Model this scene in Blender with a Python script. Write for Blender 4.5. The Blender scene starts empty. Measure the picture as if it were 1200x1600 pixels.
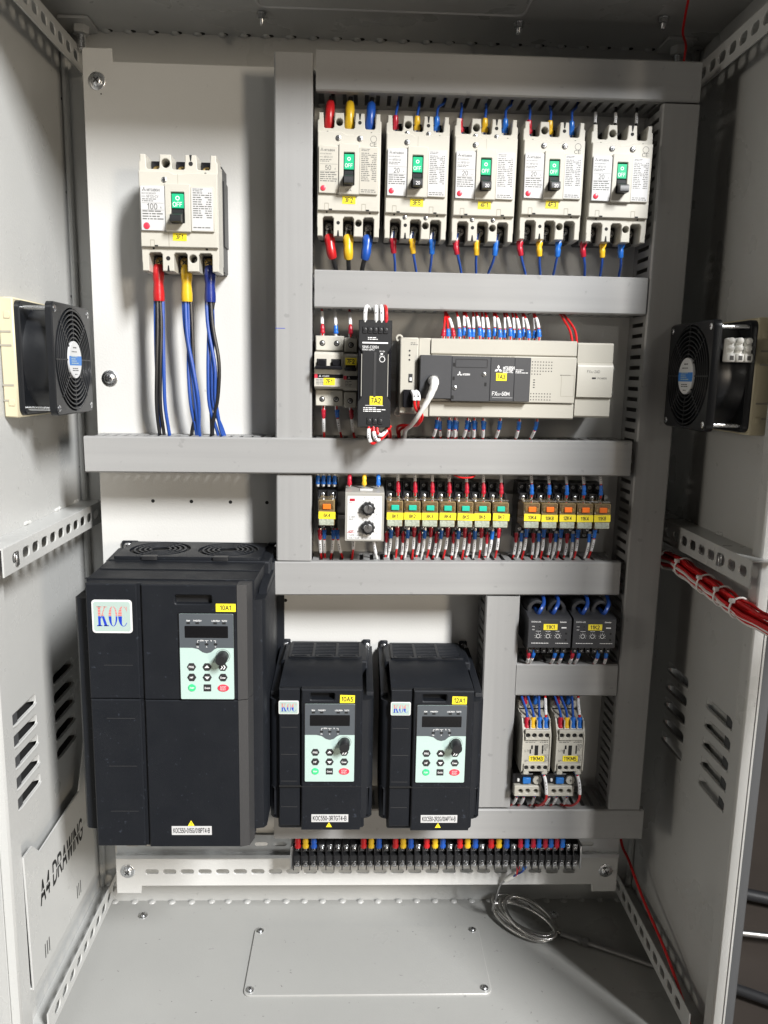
import bpy, math, random
from mathutils import Vector, Matrix
from mathutils.geometry import tessellate_polygon
rnd = random.Random(7)
S = 0.001          # everything below is written in millimetres: x right, d out of the mounting plate, z up
scene = bpy.context.scene
C = scene.collection

def V(x, d, z): return Vector((x * S, -d * S, z * S))

# ------------------------------------------------------------------ camera
cam = bpy.data.cameras.new('camera'); camo = bpy.data.objects.new('camera', cam); C.objects.link(camo)
a, b, r = math.radians(9.98), math.radians(2.08), math.radians(1.14)
fwd = Vector((math.sin(b) * math.cos(a), math.cos(b) * math.cos(a), -math.sin(a)))
right = Vector((math.cos(b), -math.sin(b), 0)); up = right.cross(fwd)
Rr = math.cos(r) * right + math.sin(r) * up; Ur = -math.sin(r) * right + math.cos(r) * up
camo.matrix_world = Matrix(((Rr.x, Ur.x, -fwd.x, 0), (Rr.y, Ur.y, -fwd.y, -0.979), (Rr.z, Ur.z, -fwd.z, 0), (0, 0, 0, 1)))
cam.sensor_fit = 'HORIZONTAL'; cam.sensor_width = 36; cam.lens = 36 * 1219.3 / 1200
cam.clip_start = 0.02; cam.clip_end = 100
scene.camera = camo

# ------------------------------------------------------------------ world and lamps (an indoor workshop, bright opening front right)
w = bpy.data.worlds.new('World'); scene.world = w; w.use_nodes = True
bg = w.node_tree.nodes['Background']; bg.inputs[0].default_value = (1.0, 0.88, 0.74, 1); bg.inputs[1].default_value = 0.028

def area(name, az, el, dist, sx, sy, power, col, tgt=(0, 60, -150), roll=0):
    l = bpy.data.lights.new(name, 'AREA'); l.shape = 'RECTANGLE'; l.size = sx; l.size_y = sy; l.energy = power; l.color = col
    o = bpy.data.objects.new(name, l); C.objects.link(o)
    A, E = math.radians(az), math.radians(el)
    dirv = Vector((math.sin(A) * math.cos(E), -math.cos(A) * math.cos(E), math.sin(E)))
    o.location = V(*tgt) + dirv * dist
    o.rotation_euler = (dirv.to_track_quat('Z', 'Y').to_matrix() @ Matrix.Rotation(math.radians(roll), 3, 'Z')).to_euler()
    return o
area('window_light', 34, 35, 8.0, 1.0, 2.3, 1480, (1.0, 1.0, 1.0))
area('sunlit_ground', 35, 4, 8.0, 0.8, 1.2, 200, (1.0, 0.86, 0.68))
area('far_window', -66, 6, 6.0, 1.0, 1.0, 48, (1.0, 0.92, 0.80))
area('low_light', 10, -24, 1.25, 1.3, 0.2, 1.5, (1.0, 0.92, 0.80), (80, 60, -320))
area('workshop_lamp', 15.6, 11.3, 4.05, 0.20, 0.16, 4, (1.0, 0.95, 0.86))

scene.view_settings.view_transform = 'Standard'; scene.view_settings.look = 'None'
scene.view_settings.exposure = 0.0; scene.view_settings.gamma = 1.0

# ------------------------------------------------------------------ materials
MATS = {}
def mat(name, col, rough=0.5, metal=0.0, bump=0.0, bscale=900, var=0.0, vscale=30, spec=0.5, rvar=0.0, trans=0.0, coat=0.0, dirt=None, grain=None):
    m = bpy.data.materials.new(name); m.use_nodes = True; MATS[name] = m
    nt = m.node_tree; n = nt.nodes; L = nt.links; p = n['Principled BSDF']
    p.inputs['Base Color'].default_value = (*col, 1); p.inputs['Roughness'].default_value = rough; p.inputs['Metallic'].default_value = metal
    p.inputs['Specular IOR Level'].default_value = spec
    if trans: p.inputs['Transmission Weight'].default_value = trans
    if coat: p.inputs['Coat Weight'].default_value = coat; p.inputs['Coat Roughness'].default_value = 0.08
    tc = n.new('ShaderNodeTexCoord')
    def noise(sc, det=3):
        t = n.new('ShaderNodeTexNoise'); t.inputs['Scale'].default_value = sc; t.inputs['Detail'].default_value = det
        L.new(tc.outputs['Object'], t.inputs['Vector']); return t
    if var:
        t = noise(vscale, 5)
        if grain:
            mp_ = n.new('ShaderNodeMapping'); mp_.inputs['Scale'].default_value = grain; L.new(tc.outputs['Object'], mp_.inputs['Vector']); L.new(mp_.outputs['Vector'], t.inputs['Vector'])
        mx = n.new('ShaderNodeMix'); mx.data_type = 'RGBA'
        mx.inputs['A'].default_value = (*[c * (1 - var) for c in col], 1); mx.inputs['B'].default_value = (*[min(1, c * (1 + var)) for c in col], 1)
        L.new(t.outputs['Fac'], mx.inputs['Factor']); out = mx.outputs['Result']
        if dirt:
            t2 = noise(dirt[0], 8); rp = n.new('ShaderNodeValToRGB'); rp.color_ramp.elements[0].position = dirt[1]; rp.color_ramp.elements[1].position = dirt[1] + 0.05
            L.new(t2.outputs['Fac'], rp.inputs['Fac'])
            m2 = n.new('ShaderNodeMix'); m2.data_type = 'RGBA'; m2.inputs['B'].default_value = (*[c * dirt[2] for c in col], 1)
            L.new(rp.outputs['Color'], m2.inputs['Factor']); L.new(out, m2.inputs['A']); out = m2.outputs['Result']
        L.new(out, p.inputs['Base Color'])
    if rvar:
        t = noise(vscale * 1.7, 4); mr = n.new('ShaderNodeMapRange'); mr.inputs['To Min'].default_value = max(0.03, rough - rvar); mr.inputs['To Max'].default_value = rough + rvar
        L.new(t.outputs['Fac'], mr.inputs['Value']); L.new(mr.outputs['Result'], p.inputs['Roughness'])
    if bump:
        t = noise(bscale, 2); bn = n.new('ShaderNodeBump'); bn.inputs['Strength'].default_value = bump; bn.inputs['Distance'].default_value = 0.0006
        L.new(t.outputs['Fac'], bn.inputs['Height']); L.new(bn.outputs['Normal'], p.inputs['Normal'])
    return m
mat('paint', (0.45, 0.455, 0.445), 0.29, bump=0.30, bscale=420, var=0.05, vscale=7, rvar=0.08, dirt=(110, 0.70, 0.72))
mat('dimmed_floor_paint', (0.345, 0.346, 0.333), 0.30, bump=0.30, bscale=420, var=0.06, vscale=8, rvar=0.08, dirt=(110, 0.70, 0.72))  # cabinet paint darkened evenly for the floor, offsetting the strong light there
mat('plate_paint', (0.53, 0.53, 0.515), 0.24, bump=0.26, bscale=430, var=0.045, vscale=6, rvar=0.07, dirt=(110, 0.71, 0.75))
mat('duct', (0.285, 0.285, 0.282), 0.42, bump=0.08, bscale=500, var=0.10, vscale=9, rvar=0.12, dirt=(80, 0.66, 0.84), grain=(0.35, 4, 14))
mat('duct_upright', (0.285, 0.285, 0.282), 0.42, bump=0.08, bscale=500, var=0.10, vscale=9, rvar=0.12, dirt=(80, 0.66, 0.84), grain=(14, 4, 0.35))
mat('beige', (0.48, 0.463, 0.408), 0.36, coat=0.25, bump=0.08, bscale=1500, var=0.03, vscale=40)
mat('cream', (0.43, 0.413, 0.36), 0.40, bump=0.08, bscale=1500, var=0.03, vscale=40)
mat('cream_groove', (0.30, 0.28, 0.23), 0.6)
mat('filter_beige', (0.52, 0.47, 0.33), 0.45, bump=0.05, var=0.03)
mat('black', (0.014, 0.0145, 0.016), 0.42, bump=0.08, bscale=1600, var=0.15, vscale=60)
mat('gloss_black', (0.010, 0.010, 0.012), 0.22)
mat('drive_black', (0.0078, 0.0092, 0.0122), 0.48, spec=0.30, bump=0.30, bscale=1500, var=0.10, vscale=22, rvar=0.13, dirt=(190, 0.66, 3.0))
mat('drive_edge', (0.034, 0.034, 0.035), 0.45, bump=0.2, bscale=1500)
mat('fan_black', (0.008, 0.009, 0.011), 0.34, bump=0.05, bscale=900, var=0.1)
mat('steel', (0.62, 0.63, 0.64), 0.28, 1.0, bump=0.06, bscale=2500, var=0.15, vscale=90, rvar=0.1)
mat('dull_steel', (0.40, 0.40, 0.40), 0.38, 1.0, bump=0.08, bscale=1500, var=0.15, vscale=60)
mat('galvanised', (0.58, 0.59, 0.59), 0.35, 1.0, var=0.15, vscale=50, rvar=0.1)
mat('brass', (0.42, 0.30, 0.12), 0.35, 1.0, var=0.2, vscale=90)
mat('red', (0.42, 0.010, 0.013), 0.32, var=0.1); mat('blue', (0.010, 0.065, 0.32), 0.32, var=0.1); mat('yellow', (0.60, 0.38, 0.015), 0.32, var=0.1)
mat('dark_blue', (0.012, 0.025, 0.17), 0.3, var=0.1)
mat('lug_red', (0.40, 0.012, 0.03), 0.28, var=0.15); mat('lug_blue', (0.015, 0.13, 0.50), 0.28, var=0.15); mat('lug_yellow', (0.70, 0.42, 0.02), 0.28, var=0.15)
mat('wire_blue', (0.015, 0.065, 0.31), 0.35); mat('wire_black', (0.012, 0.012, 0.013), 0.35); mat('wire_red', (0.55, 0.014, 0.016), 0.35); mat('wire_white', (0.72, 0.72, 0.70), 0.4)
mat('sleeve', (0.68, 0.68, 0.68), 0.42, var=0.03); mat('ink', (0.02, 0.02, 0.022), 0.55); mat('grey_ink', (0.11, 0.11, 0.105), 0.6); mat('white_ink', (0.80, 0.80, 0.80), 0.5)
mat('label_white', (0.52, 0.52, 0.52), 0.36, var=0.02); mat('label_beige', (0.46, 0.44, 0.385), 0.33)
mat('tag_yellow', (0.86, 0.70, 0.03), 0.35, var=0.04, vscale=60)
mat('green', (0.02, 0.42, 0.20), 0.3); mat('bright_green', (0.05, 0.60, 0.22), 0.35); mat('red_button', (0.66, 0.04, 0.07), 0.35)
mat('relay_green', (0.02, 0.42, 0.30), 0.35); mat('relay_orange', (0.85, 0.16, 0.015), 0.35); mat('amber_case', (0.20, 0.145, 0.07), 0.12, coat=0.5, var=0.2, vscale=120)
mat('relay_inner', (0.13, 0.085, 0.04), 0.25, var=0.75, vscale=420, coat=0.4); mat('relay_low', (0.36, 0.39, 0.32), 0.2, var=0.75, vscale=480, coat=0.4)
mat('monitor_grey', (0.33, 0.32, 0.29), 0.4, bump=0.06, bscale=1500); mat('panel_white', (0.64, 0.64, 0.63), 0.35)
mat('keypad_grey', (0.075, 0.085, 0.095), 0.38); mat('keypad_mint', (0.42, 0.545, 0.505), 0.36, var=0.02); mat('screen', (0.006, 0.006, 0.007), 0.12)
mat('module_grey', (0.045, 0.046, 0.05), 0.45, bump=0.12, bscale=1500, var=0.06); mat('eocr_grey', (0.028, 0.029, 0.033), 0.45, bump=0.1, bscale=1500)
mat('logo_blue', (0.012, 0.04, 0.42), 0.4); mat('logo_red', (0.62, 0.10, 0.10), 0.4); mat('logo_mint', (0.36, 0.455, 0.42), 0.35)
mat('silver_label', (0.62, 0.63, 0.64), 0.35, 0.2); mat('label_blue', (0.02, 0.16, 0.50), 0.4)
mat('translucent_white', (0.80, 0.80, 0.76), 0.35, coat=0.2); mat('tie', (0.78, 0.78, 0.76), 0.4)
mat('hole', (0.008, 0.008, 0.008), 0.8); mat('gasket', (0.05, 0.052, 0.055), 0.7, bump=0.2, bscale=900)
mat('ground', (0.028, 0.022, 0.018), 0.6, bump=0.3, bscale=60, var=0.35, vscale=6)
mat('probe_steel', (0.66, 0.65, 0.63), 0.26, 1.0, bump=0.3, bscale=1400, var=0.1)

# ------------------------------------------------------------------ mesh builder
def offset(poly, dist):
    n = len(poly); ar = sum(poly[i][0] * poly[(i + 1) % n][1] - poly[(i + 1) % n][0] * poly[i][1] for i in range(n))
    s = 1 if ar > 0 else -1; out = []
    for i in range(n):
        p0, p1, p2 = Vector(poly[i - 1]), Vector(poly[i]), Vector(poly[(i + 1) % n])
        e1 = (p1 - p0); e2 = (p2 - p1)
        if e1.length < 1e-9 or e2.length < 1e-9: out.append(tuple(p1)); continue
        n1 = Vector((-e1.y, e1.x)).normalized() * s; n2 = Vector((-e2.y, e2.x)).normalized() * s
        k = n1 + n2; q = max(0.35, 1 + n1.dot(n2))
        out.append(tuple(p1 + k * (dist / q)))
    return out
def rrect(x0, x1, z0, z1, r=0, n=3):
    if r <= 0: return [(x0, z0), (x1, z0), (x1, z1), (x0, z1)]
    r = min(r, (x1 - x0) / 2 - 1e-4, (z1 - z0) / 2 - 1e-4); o = []
    for cx, cz, a0 in ((x1 - r, z0 + r, -90), (x1 - r, z1 - r, 0), (x0 + r, z1 - r, 90), (x0 + r, z0 + r, 180)):
        for k in range(n + 1):
            t = math.radians(a0 + 90 * k / n); o.append((cx + r * math.cos(t), cz + r * math.sin(t)))
    return o
def circ(cx, cz, r, n=16, sx=1): return [(cx + sx * r * math.cos(2 * math.pi * k / n), cz + r * math.sin(2 * math.pi * k / n)) for k in range(n)]
def path(pts, k=5):
    P = [Vector(p) for p in pts]
    if len(P) < 3: return P
    o = []
    for i in range(len(P) - 1):
        p0 = P[max(0, i - 1)]; p1 = P[i]; p2 = P[i + 1]; p3 = P[min(len(P) - 1, i + 2)]
        for j in range(k):
            t = j / k
            o.append(0.5 * ((2 * p1) + (p2 - p0) * t + (2 * p0 - 5 * p1 + 4 * p2 - p3) * t * t + (3 * p1 - p0 - 3 * p2 + p3) * t ** 3))
    o.append(P[-1]); return o
def subpath(P, s0, s1):
    o = []; s = 0
    for i in range(len(P) - 1):
        l = (P[i + 1] - P[i]).length
        if l < 1e-9: continue
        if s + l >= s0 and s <= s1:
            if not o: o.append(P[i].lerp(P[i + 1], max(0, (s0 - s) / l)))
            o.append(P[i].lerp(P[i + 1], min(1, (s1 - s) / l)))
        s += l
    return o

FRONT = lambda a, b, c: (a, c, b)      # plan drawn on the mounting plate
FLOOR = lambda a, b, c: (a, b, c)      # plan drawn on the floor (a = x, b = d, c = height)
class MB:
    def __init__(s, T=FRONT): s.v = []; s.f = []; s.mi = []; s.sm = []; s.m = 0; s.T = T
    def add(s, vs, fs, smooth=False, world=False):
        o = len(s.v)
        s.v += [tuple(p) if world else s.T(*p) for p in vs]
        for f in fs: s.f.append([i + o for i in f]); s.mi.append(s.m); s.sm.append(smooth)
    def box(s, x0, x1, c0, c1, z0, z1, b=0):
        """a x0..x1, height z0..z1, c0..c1 outwards"""
        if x1 < x0: x0, x1 = x1, x0
        if c1 < c0: c0, c1 = c1, c0
        if z1 < z0: z0, z1 = z1, z0
        b = min(b, (x1 - x0) / 2.01, (c1 - c0) / 2.01, (z1 - z0) / 2.01)
        if b <= 0:
            vs = [(x, z, c) for c in (c0, c1) for z in (z0, z1) for x in (x0, x1)]
            s.add(vs, [(0, 1, 3, 2), (4, 6, 7, 5), (0, 4, 5, 1), (2, 3, 7, 6), (0, 2, 6, 4), (1, 5, 7, 3)]); return
        vs = []; ix = {}
        X = (x0, x1); Z = (z0, z1); Cc = (c0, c1)
        for i in (0, 1):
            for j in (0, 1):
                for k in (0, 1):
                    dx = b if i == 0 else -b; dz = b if j == 0 else -b; dc = b if k == 0 else -b
                    for ax, p in (('x', (X[i], Z[j] + dz, Cc[k] + dc)), ('z', (X[i] + dx, Z[j], Cc[k] + dc)), ('c', (X[i] + dx, Z[j] + dz, Cc[k]))):
                        ix[(i, j, k, ax)] = len(vs); vs.append(p)
        fs = []
        for q in (0, 1):
            fs.append([ix[(q, j, k, 'x')] for j, k in ((0, 0), (1, 0), (1, 1), (0, 1))])
            fs.append([ix[(j, q, k, 'z')] for j, k in ((0, 0), (1, 0), (1, 1), (0, 1))])
            fs.append([ix[(j, k, q, 'c')] for j, k in ((0, 0), (1, 0), (1, 1), (0, 1))])
            for t in (0, 1):
                fs.append([ix[(q, t, 0, 'x')], ix[(q, t, 1, 'x')], ix[(q, t, 1, 'z')], ix[(q, t, 0, 'z')]])
                fs.append([ix[(q, 0, t, 'x')], ix[(q, 1, t, 'x')], ix[(q, 1, t, 'c')], ix[(q, 0, t, 'c')]])
                fs.append([ix[(0, q, t, 'z')], ix[(1, q, t, 'z')], ix[(1, q, t, 'c')], ix[(0, q, t, 'c')]])
        for i in (0, 1):
            for j in (0, 1):
                for k in (0, 1): fs.append([ix[(i, j, k, e)] for e in 'xzc'])
        s.add(vs, fs)
    def slab(s, outer, holes=(), c0=0, c1=1, b=0, back=True):
        """outline (with holes) drawn in the a-b plane and extruded from c0 to c1, front rim chamfered by b"""
        loops = [list(outer)] + [list(h) for h in holes]
        front = [offset(l, b if i == 0 else -b) for i, l in enumerate(loops)] if b else loops
        flat = [p for l in front for p in l]
        tris = tessellate_polygon([[Vector((p[0], p[1], 0)) for p in l] for l in front])
        n = len(flat)
        s.add([(p[0], p[1], c1) for p in flat], [list(t) for t in tris])
        if back: s.add([(p[0], p[1], c0) for l in loops for p in l], [list(t)[::-1] for t in tris])
        for i, l in enumerate(loops):
            m = len(l); rings = [[(p[0], p[1], c0) for p in l], [(p[0], p[1], c1 - b) for p in l]]
            if b: rings.append([(p[0], p[1], c1) for p in front[i]])
            for q in range(len(rings) - 1):
                s.add(rings[q] + rings[q + 1], [(k, (k + 1) % m, m + (k + 1) % m, m + k) for k in range(m)])
    def quad(s, x0, x1, z0, z1, c): s.add([(x0, z0, c), (x1, z0, c), (x1, z1, c), (x0, z1, c)], [(0, 1, 2, 3)])
    def poly(s, pts, c):
        t = tessellate_polygon([[Vector((p[0], p[1], 0)) for p in pts]]); s.add([(p[0], p[1], c) for p in pts], [list(x) for x in t])
    def lathe(s, cx, cz, prof, n=16, axis='c'):
        """profile of (radius, position along the axis)"""
        def pt(rr, h, t):
            u, q = rr * math.cos(t), rr * math.sin(t)
            return (cx + u, cz + q, h) if axis == 'c' else ((cx + u, h, cz + q) if axis == 'b' else (h, cx + u, cz + q))
        rows = [[pt(max(rr, 1e-4), h, 2 * math.pi * k / n) for k in range(n)] for rr, h in prof]
        vs = [p for row in rows for p in row]; fs = []
        for i in range(len(rows) - 1):
            for k in range(n): fs.append((i * n + k, i * n + (k + 1) % n, (i + 1) * n + (k + 1) % n, (i + 1) * n + k))
        s.add(vs, fs, True); s.add(rows[-1], [list(range(n))]); s.add(rows[0], [list(range(n))[::-1]])
    def tube(s, P, rad, n=8, flat=1.0, cap=True):
        P = [Vector(p) for p in P]
        if len(P) < 2: return
        rr = rad if isinstance(rad, (list, tuple)) else [rad] * len(P)
        if len(rr) != len(P): rr = [rr[min(len(rr) - 1, int(round(i * (len(rr) - 1) / (len(P) - 1))))] for i in range(len(P))]
        t0 = (P[1] - P[0]).normalized(); ref = Vector((0, 1, 0)) if abs(t0.y) < 0.9 else Vector((1, 0, 0))
        nrm = t0.cross(ref).normalized(); vs = []
        for i, p in enumerate(P):
            t = (P[min(i + 1, len(P) - 1)] - P[max(i - 1, 0)]).normalized()
            nrm = (nrm - t * nrm.dot(t)).normalized(); bi = t.cross(nrm)
            for k in range(n):
                an = 2 * math.pi * k / n; vs.append(p + nrm * math.cos(an) * rr[i] + bi * math.sin(an) * rr[i] * flat)
        fs = [(i * n + k, i * n + (k + 1) % n, (i + 1) * n + (k + 1) % n, (i + 1) * n + k) for i in range(len(P) - 1) for k in range(n)]
        s.add(vs, fs, True, True)
        if cap: s.add(vs[:n], [list(range(n))[::-1]], False, True); s.add(vs[-n:], [list(range(n))], False, True)
    def text(s, t, size, cx, cz, c, bold=False, align='c', sx=1.0, shear=0):
        """cap height = size"""
        wdt = sum(GL[bold][ch][2] for ch in t) * size * sx
        x = cx - wdt / 2 if align == 'c' else cx
        for ch in t:
            vs, fs, adv = GL[bold][ch]
            if vs: s.add([(x + p[0] * size * sx + p[1] * size * shear, cz + (p[1] - 0.5) * size, c) for p in vs], fs)
            x += adv * size * sx
    def mesh(s, name, mats):
        me = bpy.data.meshes.new(name)
        me.from_pydata([V(*p) for p in s.v], [], s.f)
        for m in mats: me.materials.append(MATS[m])
        me.polygons.foreach_set('material_index', s.mi); me.polygons.foreach_set('use_smooth', s.sm)
        import bmesh
        bm = bmesh.new(); bm.from_mesh(me); bmesh.ops.remove_doubles(bm, verts=bm.verts, dist=1e-6); bmesh.ops.recalc_face_normals(bm, faces=bm.faces); bm.to_mesh(me); bm.free()
        me.set_sharp_from_angle(angle=math.radians(40))
        return me
    def obj(s, name, mats, parent=None, loc=None):
        if isinstance(mats, str): mats = [mats]
        return link(name, s.mesh(name, mats), parent, loc)
def link(name, me, parent=None, loc=None, rot=None):
    o = bpy.data.objects.new(name, me); C.objects.link(o); o.parent = parent
    if loc: o.location = V(*loc)
    if rot: o.rotation_euler = rot
    return o
def tag(o, label, cat, group=None):
    o['label'] = label; o['category'] = cat
    if group: o['group'] = group
    return o
def thing(name, label, cat, loc=(0, 0, 0), group=None, rot=0):
    o = bpy.data.objects.new(name, None); C.objects.link(o); o.location = V(*loc); o.empty_display_size = 0.01
    if rot: o.rotation_euler = (0, rot, 0)
    return tag(o, label, cat, group)

# glyph outlines from the built-in font (cap height normalised to 1)
GL = {}
def glyphs():
    chars = sorted(set('ABCDEFGHIJKLMNOPQRSTUVWXYZabcdefghijklmnopqrstuvwxyz0123456789-/.,%~()'))
    for bold in (False, True):
        GL[bold] = {' ': ([], [], 0.42)}
        def conv(t):
            c = bpy.data.curves.new('t', 'FONT'); c.body = t; c.size = 1.0 / 0.695; c.resolution_u = 2; c.offset = 0.035 if bold else 0.008
            o = bpy.data.objects.new('t', c); C.objects.link(o); bpy.context.view_layer.update()
            ev = o.evaluated_get(bpy.context.evaluated_depsgraph_get()); me = ev.to_mesh()
            me.calc_loop_triangles()
            vs = [tuple(v.co) for v in me.vertices]; fs = [list(q.vertices) for q in me.loop_triangles]
            ev.to_mesh_clear(); bpy.data.objects.remove(o); bpy.data.curves.remove(c); return vs, fs
        for ch in chars:
            vs, fs = conv(ch); v2, _ = conv(ch + ch)
            adv = max(p[0] for p in v2) - max(p[0] for p in vs)
            GL[bold][ch] = (vs, fs, adv)
glyphs()
def stroke_font():
    def arc(cx, cy, rx, ry, a0, a1, n=9): return [(cx + rx * math.cos(math.radians(a0 + (a1 - a0) * i / n)), cy + ry * math.sin(math.radians(a0 + (a1 - a0) * i / n))) for i in range(n + 1)]
    F = {'A': (.72, [[(0, 0), (.36, 1), (.72, 0)], [(.12, .33), (.60, .33)]]),
         'B': (.62, [[(0, .52), (.34, .52)] + arc(.34, .76, .23, .24, -90, 90) + [(0, 1), (0, 0), (.36, 0)] + arc(.36, .26, .26, .26, -90, 90) + [(.3, .52)]]),
         'C': (.68, [arc(.37, .5, .37, .5, 45, 315, 16)]), 'D': (.66, [[(0, 0), (0, 1), (.28, 1)] + arc(.28, .5, .38, .5, 90, -90) + [(0, 0)]]),
         'E': (.56, [[(.56, 1), (0, 1), (0, 0), (.56, 0)], [(0, .52), (.5, .52)]]), 'F': (.54, [[(.54, 1), (0, 1), (0, 0)], [(0, .52), (.48, .52)]]),
         'G': (.72, [arc(.38, .5, .38, .5, 45, 330, 16) + [(.74, .46), (.42, .46)]]), 'H': (.64, [[(0, 0), (0, 1)], [(.64, 0), (.64, 1)], [(0, .52), (.64, .52)]]),
         'I': (.06, [[(.03, 0), (.03, 1)]]), 'J': (.46, [[(.46, 1), (.46, .25)] + arc(.23, .25, .23, .25, 0, -170)]),
         'K': (.64, [[(0, 0), (0, 1)], [(.6, 1), (0, .38)], [(.2, .58), (.64, 0)]]), 'L': (.52, [[(0, 1), (0, 0), (.52, 0)]]),
         'M': (.76, [[(0, 0), (0, 1), (.38, .2), (.76, 1), (.76, 0)]]), 'N': (.64, [[(0, 0), (0, 1), (.64, 0), (.64, 1)]]),
         'O': (.76, [arc(.38, .5, .38, .5, 0, 360, 20)]), 'P': (.58, [[(0, 0), (0, 1), (.32, 1)] + arc(.32, .74, .26, .26, 90, -90) + [(0, .48)]]),
         'Q': (.76, [arc(.38, .5, .38, .5, 0, 360, 20), [(.48, .24), (.74, -.04)]]), 'R': (.62, [[(0, 0), (0, 1), (.34, 1)] + arc(.34, .75, .25, .25, 90, -90) + [(0, .5)], [(.3, .5), (.62, 0)]]),
         'S': (.58, [arc(.29, .74, .27, .26, 35, 250, 10) + arc(.29, .26, .29, .26, 75, -150, 10)]), 'T': (.6, [[(0, 1), (.6, 1)], [(.3, 1), (.3, 0)]]),
         'U': (.64, [[(0, 1), (0, .3)] + arc(.32, .3, .32, .3, 180, 360) + [(.64, 1)]]), 'V': (.68, [[(0, 1), (.34, 0), (.68, 1)]]), 'W': (.96, [[(0, 1), (.24, 0), (.48, 1), (.72, 0), (.96, 1)]]),
         'X': (.64, [[(0, 0), (.64, 1)], [(0, 1), (.64, 0)]]), 'Y': (.66, [[(0, 1), (.33, .45), (.66, 1)], [(.33, .45), (.33, 0)]]), 'Z': (.6, [[(0, 1), (.6, 1), (0, 0), (.6, 0)]]),
         '0': (.52, [arc(.26, .5, .26, .5, 0, 360, 18)]), '1': (.34, [[(.04, .78), (.26, 1), (.26, 0)]]), '2': (.52, [arc(.25, .73, .25, .27, 165, -35, 10) + [(0, 0), (.52, 0)]]),
         '3': (.52, [arc(.24, .75, .23, .25, 150, -90, 10) + arc(.24, .26, .27, .26, 90, -155, 10)]), '4': (.56, [[(.42, 0), (.42, 1), (0, .3), (.56, .3)]]),
         '5': (.52, [[(.48, 1), (.1, 1), (.04, .52)] + arc(.25, .31, .27, .31, 130, -150, 12)]), '6': (.52, [arc(.27, .31, .25, .31, 90, 450, 14) + arc(.36, .42, .35, .58, 150, 80, 6)]),
         '7': (.5, [[(0, 1), (.5, 1), (.18, 0)]]), '8': (.52, [arc(.26, .75, .22, .25, 0, 360, 14), arc(.26, .26, .26, .26, 0, 360, 14)]), '9': (.52, [arc(.25, .69, .25, .31, -90, 270, 14) + arc(.16, .58, .35, .58, -30, -100, 6)]),
         '-': (.32, [[(0, .42), (.32, .42)]]), '/': (.36, [[(0, -.05), (.36, 1.05)]])}
    for bold, th in ((False, .072), (True, .098)):
        for ch, (wd, strokes) in F.items():
            vs, fs = [], []; cut = []
            for st in strokes:                                   # sharp corners are mitred as separate strokes
                run = [Vector(st[0])]
                for i in range(1, len(st)):
                    run.append(Vector(st[i]))
                    if i < len(st) - 1 and (Vector(st[i]) - Vector(st[i - 1])).length > 1e-4 and (Vector(st[i + 1]) - Vector(st[i])).length > 1e-4 and (Vector(st[i]) - Vector(st[i - 1])).normalized().dot((Vector(st[i + 1]) - Vector(st[i])).normalized()) < 0.4:
                        cut.append(run); run = [Vector(st[i])]
                cut.append(run)
            for st in cut:
                st = [Vector(p) for p in st]; st = [p for i, p in enumerate(st) if i == 0 or (p - st[i - 1]).length > 1e-4]; o = len(vs); m = len(st)
                closed = (st[0] - st[-1]).length < 1e-3
                for i, p in enumerate(st):
                    a_ = st[i - 1] if i else (st[-2] if closed else None); b_ = st[i + 1] if i < m - 1 else (st[1] if closed else None)
                    d1 = (p - a_).normalized() if a_ is not None else (b_ - p).normalized(); d2 = (b_ - p).normalized() if b_ is not None else d1
                    if a_ is None and not closed: p = p - d1 * th * .6
                    if b_ is None and not closed: p = p + d1 * th * .6
                    n1, n2 = Vector((-d1.y, d1.x)), Vector((-d2.y, d2.x)); k = n1 + n2; q = max(.45, 1 + n1.dot(n2)); k = k * (th / q)
                    vs += [tuple((*(p + k), 0)), tuple((*(p - k), 0))]
                fs += [[o + 2 * i, o + 2 * i + 1, o + 2 * i + 3, o + 2 * i + 2] for i in range(m - 1)]
            GL[bold][ch] = ([(p[0] + .07, p[1], 0) for p in vs], fs, wd + .24)
stroke_font()

def fineprint(mb, x0, x1, z0, z1, c, row, seed=0, fill=0.8, two=False):
    q = random.Random(seed); z = z1
    while z - row * 0.5 > z0:
        x = x0; lim = x0 + (x1 - x0) * (q.uniform(0.45, 1) if not two else 1)
        while x < lim:
            wd = q.uniform(row * 0.6, row * 2.6)
            if two and x0 + (x1 - x0) * 0.45 < x < x0 + (x1 - x0) * 0.62: x += wd; continue
            mb.quad(x, min(x + wd, x1), z - row * 0.45, z, c); x += wd + row * 0.35
        z -= row
def diamonds(mb, cx, cz, s, c):
    h = s * 0.5; q = h / math.tan(math.radians(60)) * 1.15
    for an in (90, 210, 330):
        t = math.radians(an); u = Vector((math.cos(t), math.sin(t))); p = Vector((-u.y, u.x))
        mb.poly([(cx, cz), tuple(Vector((cx, cz)) + u * h * 0.5 + p * h * 0.29), tuple(Vector((cx, cz)) + u * h), tuple(Vector((cx, cz)) + u * h * 0.5 - p * h * 0.29)], c)

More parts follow.
